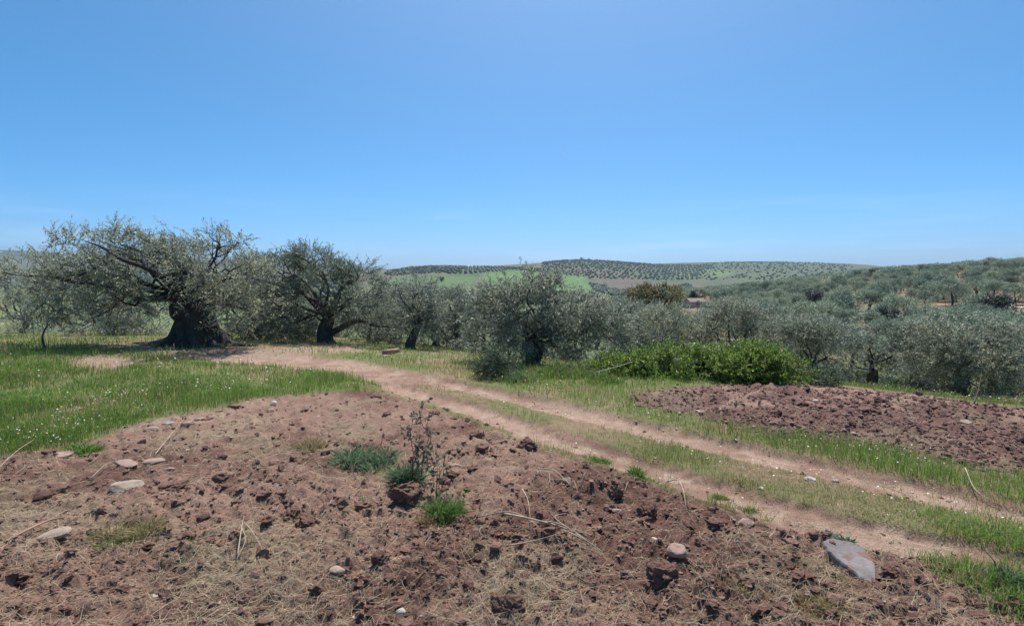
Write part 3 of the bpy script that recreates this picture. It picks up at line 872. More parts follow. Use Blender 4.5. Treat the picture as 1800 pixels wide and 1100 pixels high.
# ------------------------------------------------------------------ oak, shrub and bush
olive('tawny flowering oak above the olives in the valley', 1148, 560, [
    (1130, 520, 30, 15, 0, 2.2, 1.1), (1170, 518, 32, 15, 0, 2.2, 1.1), (1150, 508, 26, 9, 0, 1.6, 1.0), (1115, 532, 22, 14, 0, 1.6, 1.0), (1160, 536, 44, 14, 0, 2.2, 1.0)],
    .35, 2.0, depth=52, seed=41, leafm=M['tawny'], name='oak_tree', leaf=(.17, .11), leaves=12, per_area=16, slen=(.4, .7), clump=.9)
sb = spot(1240, 668)
shrub = make_tree('lentisk_shrub', 'wide bright green shrub along the back of the ploughed plot', 'shrub', sb, sb[1], 1240, [
    (1085, 650, 42, 20, 0, .7, 1.0), (1140, 642, 40, 22, 0, .8, 1.1), (1190, 638, 42, 26, 0, .9, 1.1), (1240, 640, 48, 24, 0, .9, 1.2), (1225, 655, 44, 18, -.2, .7, 1.0), (1300, 640, 44, 22, .2, .9, 1.1),
    (1325, 626, 34, 14, .3, .8, 1.0), (1345, 642, 40, 26, 0, .9, 1.1), (1385, 650, 30, 22, 0, .7, 1.0), (1250, 655, 60, 22, -.2, .7, 1.0), (1150, 662, 50, 14, -.2, .6, .9), (1340, 660, 50, 14, -.1, .6, .9), (1290, 616, 22, 9, .3, .6, .7)],
    .06, .1, M['shrub'], M['bark'], per_area=110, leaf=(.07, .042), leaves=14, slen=(.15, .42), gap=-.06, clump=2.6, droop=.1, seed=42, sub=4, limb_scale=1.0)
olive('dense dark bush with silvery tips beside the track', 868, 667, [
    (868, 640, 26, 18, 0, .5, 1.1), (850, 652, 18, 14, 0, .4, 1.0), (888, 652, 20, 14, 0, .4, 1.0), (865, 628, 14, 10, 0, .3, .8)],
    .035, .08, seed=43, name='bush', cat='bush', leafm=M['weed'], gap=-.4, per_area=110, leaf=(.05, .02), slen=(.15, .32), leaves=12, sub=3)
for k, (px, dep, w, h) in enumerate(((420, 19, 30, 16), (470, 20, 34, 20), (520, 20, 32, 18), (632, 20, 34, 20), (672, 21, 30, 18), (765, 21, 40, 20), (830, 20, 38, 22), (985, 18.5, 34, 16), (1035, 18.5, 40, 20), (1085, 19, 36, 20), (1475, 21, 40, 22), (1590, 19, 36, 20), (1655, 18.5, 40, 20), (1745, 17.5, 44, 20))):
    gy_ = project(*(lambda x_: (x_, dep, float(zbase(x_, dep))))((px - 900) / 900 * dep))[1]
    olive('low dark scrub bush in the shade under the row of olives', px, 600, [(px, gy_ - h * .6, w, h, 0, .6, 1.0), (px + w * .6, gy_ - h * .4, w * .6, h * .7, 0, .5, 1.0)], .03, .06, seed=140 + k, name='bush', cat='bush', depth=dep,
          group='scrub under the olives', per_area=50, gap=-.25, leaf=(.08, .034), slen=(.18, .36), leaves=12, sub=2, leafm=M['scrub'])
for k, (px, py, w, h, lab) in enumerate(((1440, 676, 26, 22, 'small grey green bush at the right foot of the bright shrub'), (1500, 670, 34, 14, 'low leafy bush on the grassy bank behind the ploughed plot'),
                                         (1560, 682, 30, 12, 'low leafy bush under the bushy olive behind the ploughed plot'))):
    olive(lab, px, py, [(px, py - h * .6, w, h, 0, .5, 1.0), (px + w * .5, py - h * .4, w * .6, h * .7, 0, .4, 1.0)], .03, .06, seed=60 + k, name='bush', cat='bush',
          per_area=80, gap=-.3, leaf=(.06, .03), slen=(.15, .32), leaves=12, sub=2, leafm=M['weed'])

# ------------------------------------------------------------------ olives over the valley and on the slope
def grove_variant(seed, mat_, per=13, leaf=(.17, .062), squat=1.0):
    rng = np.random.default_rng(seed)
    lobes = []
    for k in range(11):
        a = k * 2.4 + rng.uniform(0, .6); rr = rng.uniform(.35, 1.45) if k else 0
        z = 2.1 + .75 * (1 - (rr / 1.6) ** 2) * rng.uniform(.7, 1.15) - .3
        s = rng.uniform(.62, .95)
        lobes.append([rr * math.cos(a) * 1.05, rr * math.sin(a), z * squat, s * 1.1, s, s * .72, rng.uniform(.85, 1.15)])
    for k in range(7):
        a = k * .9 + rng.uniform(0, .5)
        lobes.append([1.35 * math.cos(a), 1.35 * math.sin(a), 1.15 * squat, .6, .6, .55, .8])
    cb = MB(); sprays(cb, np.array(lobes), rng, per, 10, (.3, .55), leaf, 1.0, -.1, .3, .35, False, .8)
    crown = cb.mesh('crown', mat_)
    tb = MB()
    for q in range(int(rng.integers(1, 4))):
        e = np.array([rng.uniform(-.7, .7), rng.uniform(-.7, .7), 1.9])
        p = limb_path((rng.uniform(-.12, .12), rng.uniform(-.12, .12), -.3), e, rng, 0, .08, 7)
        tb.add(*tube(p, np.linspace(.15, .05, 7), 7, .3, q))
    return crown, tb.mesh('trunk', M['bark'], True)

VAR = [grove_variant(100 + k, M['olive_far'], squat=(1.0, .85, 1.1)[k % 3]) for k in range(7)]
DARKV = [grove_variant(200 + k, M['dark'], 30) for k in range(2)]

def put_tree(x, y, sc, var, label, group=None, cat='tree', name='olive_tree', parts=True, squash=1.0):
    z = float(zbase(x, y)) - .1
    root = thing(name, label, cat, (x, y, z), random.uniform(0, 6.28), group)
    root.scale = (sc, sc, sc * squash)
    for nm, me in (('crown', var[0]), ('trunk', var[1])):
        o = bpy.data.objects.new(nm, me); C.objects.link(o); o.parent = root
    return root

placed = []
def free(x, y, r):
    return all((x - a) ** 2 + (y - b) ** 2 > r * r for a, b in placed)

# trees one can point at
SPECIAL = [
    (1425, 528, 100, 1.55, DARKV[0], 'dark round evergreen standing out among the grey olives on the slope', 'evergreen_tree'),
    (1570, 555, 62, 1.05, DARKV[1], 'dark bushy tree just below the pale track on the slope', 'evergreen_tree'),
    (1755, 552, 60, 1.35, DARKV[0], 'wide dark tree on the slope above the rightmost olives', 'evergreen_tree'),
    (1535, 476, 205, 1.5, DARKV[1], 'dark flat crowned tree breaking the skyline where the slope meets the far hill', 'evergreen_tree'),
    (1637, 470, 195, 1.35, DARKV[0], 'dark domed tree on the skyline of the slope', 'evergreen_tree'),
    (1322, 502, 150, 1.25, VAR[0], 'bright green rounded tree at the foot of the slope near the dark shed', 'tree'),
    (1225, 500, 170, 1.5, DARKV[1], 'dark tree behind the little pink walled farmhouse', 'evergreen_tree'),
]
for (px, py, y, sc, var, lab, nm) in SPECIAL:
    x = (px - 900) / 900 * y
    placed.append((x, y)); put_tree(x, y, sc, var, lab, name=nm)

cand = []
rg = np.random.default_rng(5)
sp = 7.0
ca, sa = math.cos(.45), math.sin(.45)
for i in range(-60, 90):
    for j in range(-60, 90):
        u, v = i * sp, j * sp
        x = u * ca - v * sa + rg.normal() * 1.1; y = u * sa + v * ca + rg.normal() * 1.1
        if 27 < y < 330:
            cand.append((x, y, rg.uniform(.72, 1.15), rg.uniform()))
slope, far_grove = [], []
for (x, y, sc, u) in cand:
    px = 900 + 900 * x / y
    if px < 1085 - 0 or px > 1870: continue
    if y < 29 and px < 1300: continue
    # gaps where the bare soil shows, more of them higher up
    g = fbm2(np.array([x]), np.array([y]), 26, 2, 61)[0]
    if y > 70 and (g > (.46 if y < 120 else .62) or u < .07): continue
    if y > 130 and u < .12: continue
    if not free(x, y, 4.2): continue
    # the farmhouse clearing
    if abs(px - 1226) < 32 and 112 < y < 165: continue
    if abs(px - 1284) < 24 and 78 < y < 132: continue
    pd = np.interp(px, [1420, 1540, 1680, 1850], [98, 88, 83, 79])
    if px > 1420 and (abs(y - pd) < 3.2 or (pd - 11 < y < pd and u < .75)): continue
    slope.append((y, x, sc, px))
slope.sort()
for k, (y, x, sc, px) in enumerate(slope):
    if k >= 275:
        far_grove.append((x, y, sc)); continue
    if y < 42:
        lab, grp = 'grey green olive tree on the valley floor beyond the ploughed plot', 'olive trees on the valley floor'
    elif y < 95:
        lab, grp = 'grey green olive tree on the lower slope across the valley', 'olive trees on the lower slope'
    else:
        lab, grp = 'small grey olive tree high on the slope across the valley', 'olive trees on the upper slope'
    if 1440 < px and 74 < y < 96:
        lab, grp = 'grey green olive tree bordering the pale farm track on the slope', 'olive trees along the pale track'
    elif px < 1300 and y > 80:
        lab, grp = 'small olive tree around the pink farmhouse and the dark shed', 'olive trees around the farmhouse'
    elif y > 185:
        lab, grp = 'small olive tree near the crest of the slope under the sky', 'olive trees on the crest'
    put_tree(x, y, sc * (1.25 if y < 60 else 1.3), VAR[int(rg.integers(len(VAR)))], lab, grp)

# middle and left: crowns that show over or between the near row
left_spots = []
for (px, y, sc) in ((700, 45, 1.0), (760, 60, 1.0), (830, 52, 1.0), (880, 75, 1.0), (730, 80, 1.0), (1000, 60, 1.1), (1050, 48, 1.0), (1090, 75, 1.0), (1060, 110, 1.0), (1120, 130, 1.0), (1010, 140, 1.0),
                    (960, 180, 1.0), (870, 200, 1.1), (1080, 190, 1.0), (660, 38, 1.0)):
    put_tree((px - 900) / 900 * y, y, sc, VAR[int(rg.integers(7))], 'olive tree in the hollow behind the near row of olives', 'olive trees in the hollow')
for (px, y, sc) in ((-40, 60, 1.0), (20, 48, .9), (140, 52, 1.0), (230, 44, .9), (300, 60, 1.0), (400, 50, 1.0), (520, 46, 1.0), (90, 95, 1.0), (-100, 90, 1.0), (180, 110, 1.0)):
    put_tree((px - 900) / 900 * y, y, sc, VAR[int(rg.integers(7))], 'olive tree beyond the meadow behind the left olives', 'olive trees beyond the meadow')

# far groves: one mass
fb = MB(); gb = MB(); bv, bf = ico(1)
def blob(x, y, z, r, t):
    v = bv * np.array([r, r, r * .8]) * (1 + .25 * rg.normal(size=(len(bv), 1)))
    fb.add(v + [x, y, z + r * .6], bf, 0, t)
for (x, y, sc) in far_grove:
    m = 130; R_ = 2.3 * sc; z = float(zbase(x, y))
    d = rand_dirs(m, rg); d[:, 2] = np.abs(d[:, 2]) * .95 - .12
    P = d * R_ * rg.uniform(.45, 1, (m, 1)) ** .5 * np.array([1.1, 1.1, .8]) * (1 + .25 * noise3(d * 2 + x, 4))[:, None] + [x, y, z + 1.3 * sc]
    add_leaves(gb, P, unit(d + rg.normal(size=(m, 3)) * .9), rg.uniform(.5, .95, m), rg.uniform(.28, .5, m), rg)
def orchard(poly, y0, y1, rot, du, dv, r, jit=.5, miss=.05):
    c, s = math.cos(rot), math.sin(rot)
    U = np.arange(-1600, 1600, du); V = np.arange(-1600, 2600, dv)
    u, v = np.meshgrid(U, V); u = u.ravel() + rg.normal(size=u.size) * jit; v = v.ravel() + rg.normal(size=v.size) * jit
    x, y = u * c - v * s, u * s + v * c
    m = (y > y0) & (y < y1) & (rg.uniform(size=len(x)) > miss); x, y = x[m], y[m]
    m = np.abs(x / y) < 1.1; x, y = x[m], y[m]
    z = zbase(x, y); px, py = project(x, y, z)
    m = inside(px, py, np.array(poly, float)); x, y, z = x[m], y[m], z[m]
    bv0, bf0 = ico(1)
    n = len(x)
    rr = r * rg.uniform(.7, 1.2, n)
    v = bv0[None] * (rr[:, None, None] * np.array([1, 1, .8])) * (1 + .2 * rg.normal(size=(n, len(bv0), 1)))
    v = v + np.stack([x, y, z + rr * .5], -1)[:, None]
    f = bf0[None] + (np.arange(n) * len(bv0))[:, None, None]
    t = np.repeat(np.array([.105, .125, .085])[None] * rg.uniform(.7, 1.3, (n, 1)), len(bv0), 0)
    fb.add(v.reshape(-1, 3), f.reshape(-1, 3), 0, t)
    return n
cnt = 0
cnt += orchard([(676, 484), (690, 466), (830, 462), (800, 482), (760, 480), (700, 485)], 500, 1150, .35, 8, 9, 2.6, 1.3, .15)
cnt += orchard([(800, 482), (836, 462), (955, 462), (960, 480), (900, 474), (850, 480)], 500, 1150, .62, 9, 15, 2.5, .5)
cnt += orchard([(950, 478), (955, 455), (1100, 452), (1260, 462), (1225, 492), (1120, 492), (1040, 490)], 750, 1750, .30, 12, 17, 2.9, 1.7, .14)
cnt += orchard([(1034, 498), (1060, 492), (1066, 506), (1120, 514), (1170, 508), (1215, 495), (1215, 512), (1090, 524), (1046, 512)], 380, 900, .9, 9, 10, 2.4, .5)
cnt += orchard([(1210, 466), (1330, 456), (1500, 458), (1500, 480), (1380, 492), (1230, 492)], 900, 2600, .2, 19, 23, 2.6, 7, .5)
cnt += orchard([(660, 520), (690, 500), (760, 508), (850, 515), (1046, 516), (1046, 530), (860, 545), (660, 540)], 230, 520, .5, 9, 9, 2.3, 1.2, .15)
cnt += orchard([(-200, 530), (-200, 470), (300, 480), (600, 490), (600, 530)], 250, 1400, .4, 14, 15, 2.6, 2, .3)
tag(gb.build('slope_olive_grove', M['olive_far']), 'furthest small olive trees merging on the slope', kind='stuff')
tag(fb.build('far_olive_grove', attr_mat('far_crown', .8, [(.6, .7, 1.25)]), smooth_=True), 'distant rows of olive trees dotting the far hills', kind='stuff')
print('far trees', cnt, 'slope', len(slope))

# trees on the hilltop and lone trees in the green fields
for (px, y, sc, lab) in ((1022, 1490, 3.0, 'large tree on the very top of the far hill'), (1034, 1490, 2.2, 'smaller tree beside the large one on the far hilltop'),
                         (776, 560, 2.0, 'lone dark tree in the left green field'), (880, 610, 1.7, 'upper dark tree in the bright green field'), (888, 520, 1.8, 'lower dark tree in the bright green field')):
    put_tree((px - 900) / 900 * y, y, sc, DARKV[0], lab, name='tree')

# ------------------------------------------------------------------ farm buildings
def house(name, label, px, y, w, d, h, rz, wallm, roofm, pitch):
    x = (px - 900) / 900 * y; z = float(zbase(x, y)) - .3
    r = thing(name, label, 'building', (x, y, z), rz)
    a, b = w / 2, d / 2
    v = [(-a, -b, 0), (a, -b, 0), (a, b, 0), (-a, b, 0), (-a, -b, h), (a, -b, h), (a, b, h), (-a, b, h), (-a, 0, h + pitch), (a, 0, h + pitch)]
    mb = MB(); mb.add(v, [np.array([(0, 1, 5, 4), (2, 3, 7, 6), (1, 2, 6, 5), (3, 0, 4, 7)]), np.array([(5, 6, 9), (7, 4, 8)])]); mb.build('wall', wallm, r)
    e = .25
    v = [(-a - e, -b - e, h - .05), (a + e, -b - e, h - .05), (a + e, 0, h + pitch + .08), (-a - e, 0, h + pitch + .08), (a + e, b + e, h - .05), (-a - e, b + e, h - .05)]
    v = v + [(p[0], p[1], p[2] + .14) for p in v]
    mb = MB(); mb.add(v, np.array([(0, 3, 2, 1), (3, 5, 4, 2), (6, 7, 8, 9), (9, 8, 10, 11), (0, 1, 7, 6), (5, 11, 10, 4), (1, 2, 8, 7), (2, 4, 10, 8), (0, 6, 9, 3), (3, 9, 11, 5)])); mb.build('roof', roofm, r)
    for (nm, x0, z0, ww, hh) in (('door', -.5, 0.3, 1.0, 2.0), ('window', a * .55 - .5, 1.2, 1.0, .9)):
        v = [(x0 + dx * ww, -b - .04 + dy * .08, z0 + dz * hh) for dx in (0, 1) for dy in (0, 1) for dz in (0, 1)]
        mb = MB(); mb.add(v, np.array([(0, 1, 3, 2), (4, 6, 7, 5), (0, 4, 5, 1), (2, 3, 7, 6), (1, 5, 7, 3), (0, 2, 6, 4)])); mb.build(nm, M['slate'], r)
house('farmhouse', 'little pink walled farmhouse with a clay roof down in the valley', 1222, 150, 4.8, 3.6, 1.9, .15, M['wall'], M['tile'], .9)
house('shed', 'small dark slate blue shed among the valley olives', 1284, 118, 2.8, 2.6, 2.3, -.3, M['slate'], M['slate'], .4)
# the pale farm track and a low wall along the slope
for (nm, lab, pts, w) in (('path', 'pale farm track crossing the slope', ((1420, 98), (1480, 91), (1540, 88), (1610, 85), (1680, 83), (1760, 81), (1850, 79)), 2.2),):
    pw = spline([((p - 900) / 900 * y, y) for p, y in pts], 40)
    dd = unit(np.gradient(pw, axis=0)); nn = np.stack([-dd[:, 1], dd[:, 0]], 1)
    e = np.stack([pw - nn * w / 2, pw + nn * w / 2], 1).reshape(-1, 2)
    z = zbase(e[:, 0], e[:, 1]) + smooth(30, 60, e[:, 1]) * .25 * fbm2(e[:, 0], e[:, 1], 14, 3, 15) + .12
    k = np.arange(39)[:, None] * 2
    mb = MB(); mb.add(np.column_stack([e, z]), k + [0, 2, 3, 1], 0, (.66, .58, .5)); tag(mb.build(nm, M['hill'], smooth_=True), lab, kind='structure')

# ------------------------------------------------------------------ grass
def blades(mb, x, y, h, w, lean, tint, rng, zoff=-.015):
    n = len(x)
    z = zfull(x, y) + zoff
    lean = lean * (1 + .9 * np.clip(noise2(x * 1.7, y * 1.7, 12), -.6, 1))
    a = rng.uniform(0, 2 * math.pi, n); ca, sa = np.cos(a), np.sin(a)
    b = rng.uniform(0, 2 * math.pi, n)
    lx, ly = np.cos(b) * lean * h, np.sin(b) * lean * h
    P = np.stack([x, y, z], 1); S = np.stack([ca, sa, 0 * ca], 1) * w[:, None] / 2
    m = P + np.stack([lx * .3, ly * .3, h * .6], 1); t = P + np.stack([lx, ly, h * (1 - .25 * lean)], 1)
    v = np.stack([P - S, P + S, m + S * .7, m - S * .7, t], 1).reshape(-1, 3)
    i = np.arange(n)[:, None] * 5
    mb.add(v, [i + [0, 1, 2, 3], i + [3, 2, 4]], 0, np.repeat(tint, 5, 0))

GREENS = np.array([[.13, .26, .035], [.17, .30, .045], [.2, .31, .06], [.12, .23, .055], [.26, .32, .08]])
DRYS = np.array([[.42, .33, .17], [.34, .26, .13], [.5, .42, .26], [.3, .27, .12]])

def scatter(n, ymax, rng, ymin=1.9, cmax=1.25, power=1.0, cmin=None):
    """points on the near ground, denser near the viewer (about even per pixel)"""
    row = rng.uniform(0, 1, n)
    inv = (1 / ymin) + (1 / ymax - 1 / ymin) * row ** power
    y = 1 / inv
    return rng.uniform(-cmax if cmin is None else cmin, cmax, n) * y, y

def grass_tint(x, y, rng, dryness):
    n = len(x)
    t = GREENS[rng.integers(0, len(GREENS), n)]
    d = DRYS[rng.integers(0, len(DRYS), n)]
    dr = rng.uniform(size=n) < dryness
    t = np.where(dr[:, None], d, t) * rng.uniform(.75, 1.25, (n, 1))
    return t * (1 + .25 * fbm2(x, y, 1.5, 2, 66))[:, None]

rg2 = np.random.default_rng(17)
def grass(name, label, n, ymax, dens, hgt, wid, lean, dry, ymin=1.9, power=1.0, material='blade', cmin=None):
    x, y = scatter(n, ymax, rg2, ymin, power=power, cmin=cmin)
    Z = zones(x, y)
    d = dens(x, y, Z)
    k = rg2.uniform(size=n) < d
    x, y = x[k], y[k]; Z = {q: v[k] for q, v in Z.items()}
    n = len(x)
    h = hgt(x, y, Z) * rg2.uniform(.45, 1.2, n); w = np.maximum(wid, y * .0009) * rg2.uniform(.7, 1.3, n)
    mb = MB()
    blades(mb, x, y, h, w, rg2.uniform(lean[0], lean[1], n), grass_tint(x, y, rg2, dry(x, y, Z)), rg2)
    o = mb.build(name, M[material])
    tag(o, label, kind='stuff')
    print(name, n)
    return o

tuft = lambda x, y, s, seed: fbm2(x, y, s, 3, seed)
grass('meadow_grass', 'lush green meadow grass', 420000, 19, lambda x, y, Z: Z['meadow'] * (1 - .9 * Z['bare']) * (.55 + .45 * smooth(-.3, .3, tuft(x, y, .5, 81))),
      lambda x, y, Z: (.17 + .12 * tuft(x, y, .9, 83) + .09 * tuft(x, y, .3, 84)) * (.5 + .5 * smooth(0, .8, Z['meadow'])) , .005, (.15, .7),
      lambda x, y, Z: .05 + .25 * smooth(.1, .6, tuft(x, y, 1.8, 85)) + .5 * Z['bare'], ymin=4.0)
MEADOWISH = lambda x, y, Z: np.clip(Z['meadow'] * (1 - Z['bare']) + Z['verge'] * .7, 0, 1)
grass('tall_grass_stems', 'taller pale grass stems rising over the meadow and the verge', 60000, 20, lambda x, y, Z: MEADOWISH(x, y, Z) * .30 * smooth(-.3, .5, tuft(x, y, 1.2, 117)), lambda x, y, Z: .26 + .12 * tuft(x, y, .8, 118), .003, (.1, .6), lambda x, y, Z: .35 + 0 * x, ymin=3.0)
WEEDY = ground_at(995, 672)
grass('verge_grass', 'grass on the verge and in the middle of the track', 420000, 24,
      lambda x, y, Z: np.clip(Z['verge'] * (.8 + .2 * smooth(-.3, .3, tuft(x, y, .5, 81))) * (1 - .6 * Z['bare']) + Z['strip'] * smooth(-.45, .15, tuft(x, y, .7, 87)), .05 + .35 * smooth(.15, .45, tuft(x, y, .45, 113)), 1) * (1 - .75 * Z['rut']) * (1 - Z['front']) * (1 - Z['meadow']) * (1 - Z['plough']),
      lambda x, y, Z: np.where(Z['strip'] + Z['rut'] > .3, .055 + .075 * smooth(-.1, .4, tuft(x, y, .6, 88)), .13 + .13 * smooth(-.1, .5, tuft(x, y, 1.1, 89)) + .24 * np.exp(-((x - WEEDY[0]) ** 2 + (y - WEEDY[1]) ** 2) / 2.6) * (.7 + .6 * tuft(x, y, .5, 121))), .005, (.2, .9),
      lambda x, y, Z: .14 + .5 * smooth(-.02, .5, tuft(x, y, 1.5, 91)) + .35 * Z['rut'], ymin=2.0)
grass('field_weeds', 'sparse short weeds and dry stubble on the dug soil', 300000, 10,
      lambda x, y, Z: np.clip(Z['front'] * (.06 + .75 * smooth(.02, .5, tuft(x, y, 1.0, 79)) + .3 * smooth(.3, .6, tuft(x, y, .35, 95))) + .25 * smooth(.2, .5, tuft(x, y, .8, 97)) * Z['plough'], 0, 1) * (1 - Z['rut']),
      lambda x, y, Z: .028 + .03 * smooth(.1, .6, tuft(x, y, .4, 95)), .0032, (.4, 1.6),
      lambda x, y, Z: .68 + .3 * tuft(x, y, 1.6, 99))
grass('corner_grass', 'bright grass clump at the near corner of the track', 36000, 5,
      lambda x, y, Z: Z['corner'], lambda x, y, Z: .13 + 0 * x, .0045, (.2, .9), lambda x, y, Z: .12 + 0 * x, ymin=2.3, cmin=.6)

# straw lying on the dug soil
n = 110000
x, y = scatter(n, 11, rg2, 1.9)
Zs = zones(x, y)
k = rg2.uniform(size=n) < np.clip(Zs['front'] * (.3 + .55 * smooth(-.1, .5, tuft(x, y, .9, 79))) + .35 * Zs['plough'] + .1 * Zs['rut'], 0, 1)
x, y = x[k], y[k]; n = len(x)
a = rg2.normal(.5, 1.0, n); L = .025 + .2 * rg2.uniform(0, 1, n) ** 2.2
dx, dy = np.cos(a) * L, np.sin(a) * L
mb = MB()
bend = rg2.normal(0, .25, n)
pts = [(x - dx / 2, y - dy / 2), (x - dy * bend * .5, y + dx * bend * .5), (x + dx / 2, y + dy / 2)]
zz = [zfull(px_, py_) + .006 + rg2.uniform(0, .02, n) for px_, py_ in pts]
w = np.maximum(.0009, y * .00028)[:, None] * rg2.uniform(.7, 1.5, (n, 1))
sd = np.stack([-np.sin(a), np.cos(a), rg2.normal(0, .6, n)], 1) * w
P3 = [np.stack([p[0], p[1], z], 1) for p, z in zip(pts, zz)]
v = np.stack([P3[0] - sd * .6, P3[0] + sd * .6, P3[1] + sd, P3[1] - sd, P3[2] + sd * .5, P3[2] - sd * .5], 1).reshape(-1, 3)
i = np.arange(n)[:, None] * 6
t = np.array([.42, .34, .225])[None] * rg2.uniform(.55, 1.25, (n, 1))
mb.add(v, np.concatenate([i + [0, 1, 2, 3], i + [3, 2, 4, 5]]), 0, np.repeat(t, 6, 0))
tag(mb.build('straw', M['straw']), 'pale straw and dead stalks lying on the dug soil', kind='stuff')

# ------------------------------------------------------------------ soil lumps
def clods(name, label, n, ymax, dens, size, tint, seed, sub=2, ymin=1.9, cmin=None):
    rng = np.random.default_rng(seed)
    x, y = scatter(n, ymax, rng, ymin, 1.25, 1.0, cmin)
    Z = zones(x, y); k = rng.uniform(size=n) < dens(x, y, Z)
    x, y = x[k], y[k]; n = len(x)
    bv, bf = ico(sub); nv = len(bv)
    r = size(rng, n) * np.clip(y / 5, .7, 1.6)
    d = 1 + .6 * noise3((bv[None] * 1.7 + rng.uniform(0, 50, (n, 1, 3))).reshape(-1, 3), 2).reshape(n, nv, 1) + .5 * noise3((bv[None] * 3.2 + rng.uniform(0, 50, (n, 1, 3))).reshape(-1, 3), 3).reshape(n, nv, 1)
    sc = np.stack([rng.uniform(.7, 1.5, n), rng.uniform(.7, 1.4, n), rng.uniform(.45, .95, n)], 1)
    v = bv[None] * d * sc[:, None] * r[:, None, None] + np.stack([x, y, zfull(x, y) + r * .2], 1)[:, None]
    f = bf[None] + (np.arange(n) * nv)[:, None, None]
    mb = MB(); mb.add(v.reshape(-1, 3), f.reshape(-1, 3), 0, np.repeat(tint(rng, x, y, n), nv, 0))
    tag(mb.build(name, M['clod'], smooth_=False), label, kind='stuff'); print(name, n)
csize = lambda rng, n: .014 + .045 * rng.uniform(size=n) ** 3
small = lambda rng, n: .006 + .017 * rng.uniform(size=n) ** 2
clods('soil_crumbs', 'crumbs of reddish earth on the dug soil', 38000, 11, lambda x, y, Z: Z['front'] * (.4 + .6 * smooth(-.3, .4, fbm2(x, y, 1.9, 3, 41))) + .04 * Z['rut'], small,
      lambda rng, x, y, n: lerp(SOIL, SOIL_D, rng.uniform(0, 1, n)) * rng.uniform(.8, 1.7, (n, 1)), 74, 1)
clods('ploughed_crumbs', 'crumbs of maroon earth on the ploughed plot', 17000, 17, lambda x, y, Z: Z['plough'] * .9, lambda rng, n: .007 + .016 * rng.uniform(size=n) ** 2,
      lambda rng, x, y, n: lerp(PLOW * .85, PLOW_L * 1.15, rng.uniform(0, 1, n) ** 2) * rng.uniform(.75, 1.3, (n, 1)), 75, 1, 5, .15)
clods('soil_clods', 'loose reddish clods on the dug soil', 6500, 9, lambda x, y, Z: Z['front'] * (.12 + .75 * smooth(-.25, .45, fbm2(x, y, 1.9, 3, 41))), csize,
      lambda rng, x, y, n: lerp(SOIL, SOIL_D, rng.uniform(0, 1, n)) * rng.uniform(.8, 1.2, (n, 1)), 71)
clods('ploughed_clods', 'dark maroon clods on the ploughed plot', 1000, 17, lambda x, y, Z: Z['plough'] * .8, lambda rng, n: .012 + .045 * rng.uniform(size=n) ** 5,
      lambda rng, x, y, n: lerp(PLOW * .85, PLOW_L * 1.15, rng.uniform(0, 1, n) ** 2) * rng.uniform(.8, 1.2, (n, 1)), 72, 2, 5, .15)
# small gravel
clods('gravel', 'small pale stones strewn over soil and ruts', 9000, 13, lambda x, y, Z: np.clip(Z['front'] * .3 + Z['rut'] * .9 + Z['plough'] * .25, 0, 1), lambda rng, n: .005 + .011 * rng.uniform(size=n) ** 3,
      lambda rng, x, y, n: np.array([.48, .38, .31])[None] * rng.uniform(.6, 1.3, (n, 1)), 73, 1)

# ------------------------------------------------------------------ stones one can point at
def stone(label, px, py, size, material, seed, rz=0, flat=.4, tilt=(0, 0), sink=.25, cat='stone', name='stone', cuts=7, sub=4, rough=.06):
    rng = np.random.default_rng(seed)
    p = spot(px, py); s = p[1] / 900
    bv, bf = ico(sub)
    v = bv.copy()
    for _ in range(cuts):
        n = rand_dirs(1, rng)[0]; d = rng.uniform(.55, .85)
        ex = np.maximum(v @ n - d, 0); v = v - ex[:, None] * n * .92
    v = v * (1 + rough * noise3(v * 2.5 + seed, seed) + rough * .5 * noise3(v * 7 + seed, seed + 1))[:, None]
    w = size[0] * s / 2 / max(np.ptp(v[:, 0]) / 2, .1); dpt = size[1] / 2 / max(np.ptp(v[:, 1]) / 2, .1)
    v = v * np.array([w, dpt, flat * w])
    o = MB().add(v, bf).build(name, material, None, True, (p[0], p[1], p[2] + flat * w * (1 - sink * 2) * .6))
    o.rotation_euler = (tilt[0], tilt[1], rz)
    return tag(o, label, cat)

def slab(label, outline, height, material, seed, cat='stone'):
    """a thick flat stone: its upper outline traced on a plane above the soil, sides running down into it"""
    rng = np.random.default_rng(seed)
    pts = np.array(outline, float); c = pts.mean(0); g = spot(*c)
    top = []
    for q in pts:
        r_ = ray(*q); h = g[2] + height[0] + (height[1] - height[0]) * (q[0] - pts[:, 0].min()) / np.ptp(pts[:, 0])
        t = (h - H) / r_[2]; top.append([r_[0] * t, t, h])
    top = np.array(top)
    n = 44
    loop = spline(np.concatenate([top, top[:1]]), n + 1)[:-1]
    loop[:, :2] += rng.normal(0, .004, (n, 2)); cen = loop.mean(0)
    rings = []
    for (k, dz) in ((0.0, 0), (.25, 0), (.5, 0), (.72, 0), (.88, 0), (.965, -.002), (1.0, -.014), (1.01, -.05), (.98, -.10), (.93, -.2)):
        v = cen + (loop - cen) * k; v[:, 2] += dz; rings.append(v)
    v = np.array(rings) - g
    fl = v.reshape(-1, 3).copy(); lx = v.reshape(-1, 3)
    fl[:, 2] += noise3(lx * 7, seed) * .009 + noise3(lx * 30, seed + 1) * .004
    fl[:, :2] += (noise3(lx * 22, seed + 3) * .007)[:, None]
    i = np.arange(len(rings) - 1)[:, None] * n; j = np.arange(n)[None]; j2 = (j + 1) % n
    f = np.stack([i + j, i + n + j, i + n + j2, i + j2], -1).reshape(-1, 4)
    return tag(MB().add(fl, f).build('stone', material, None, False, tuple(g)), label, cat)
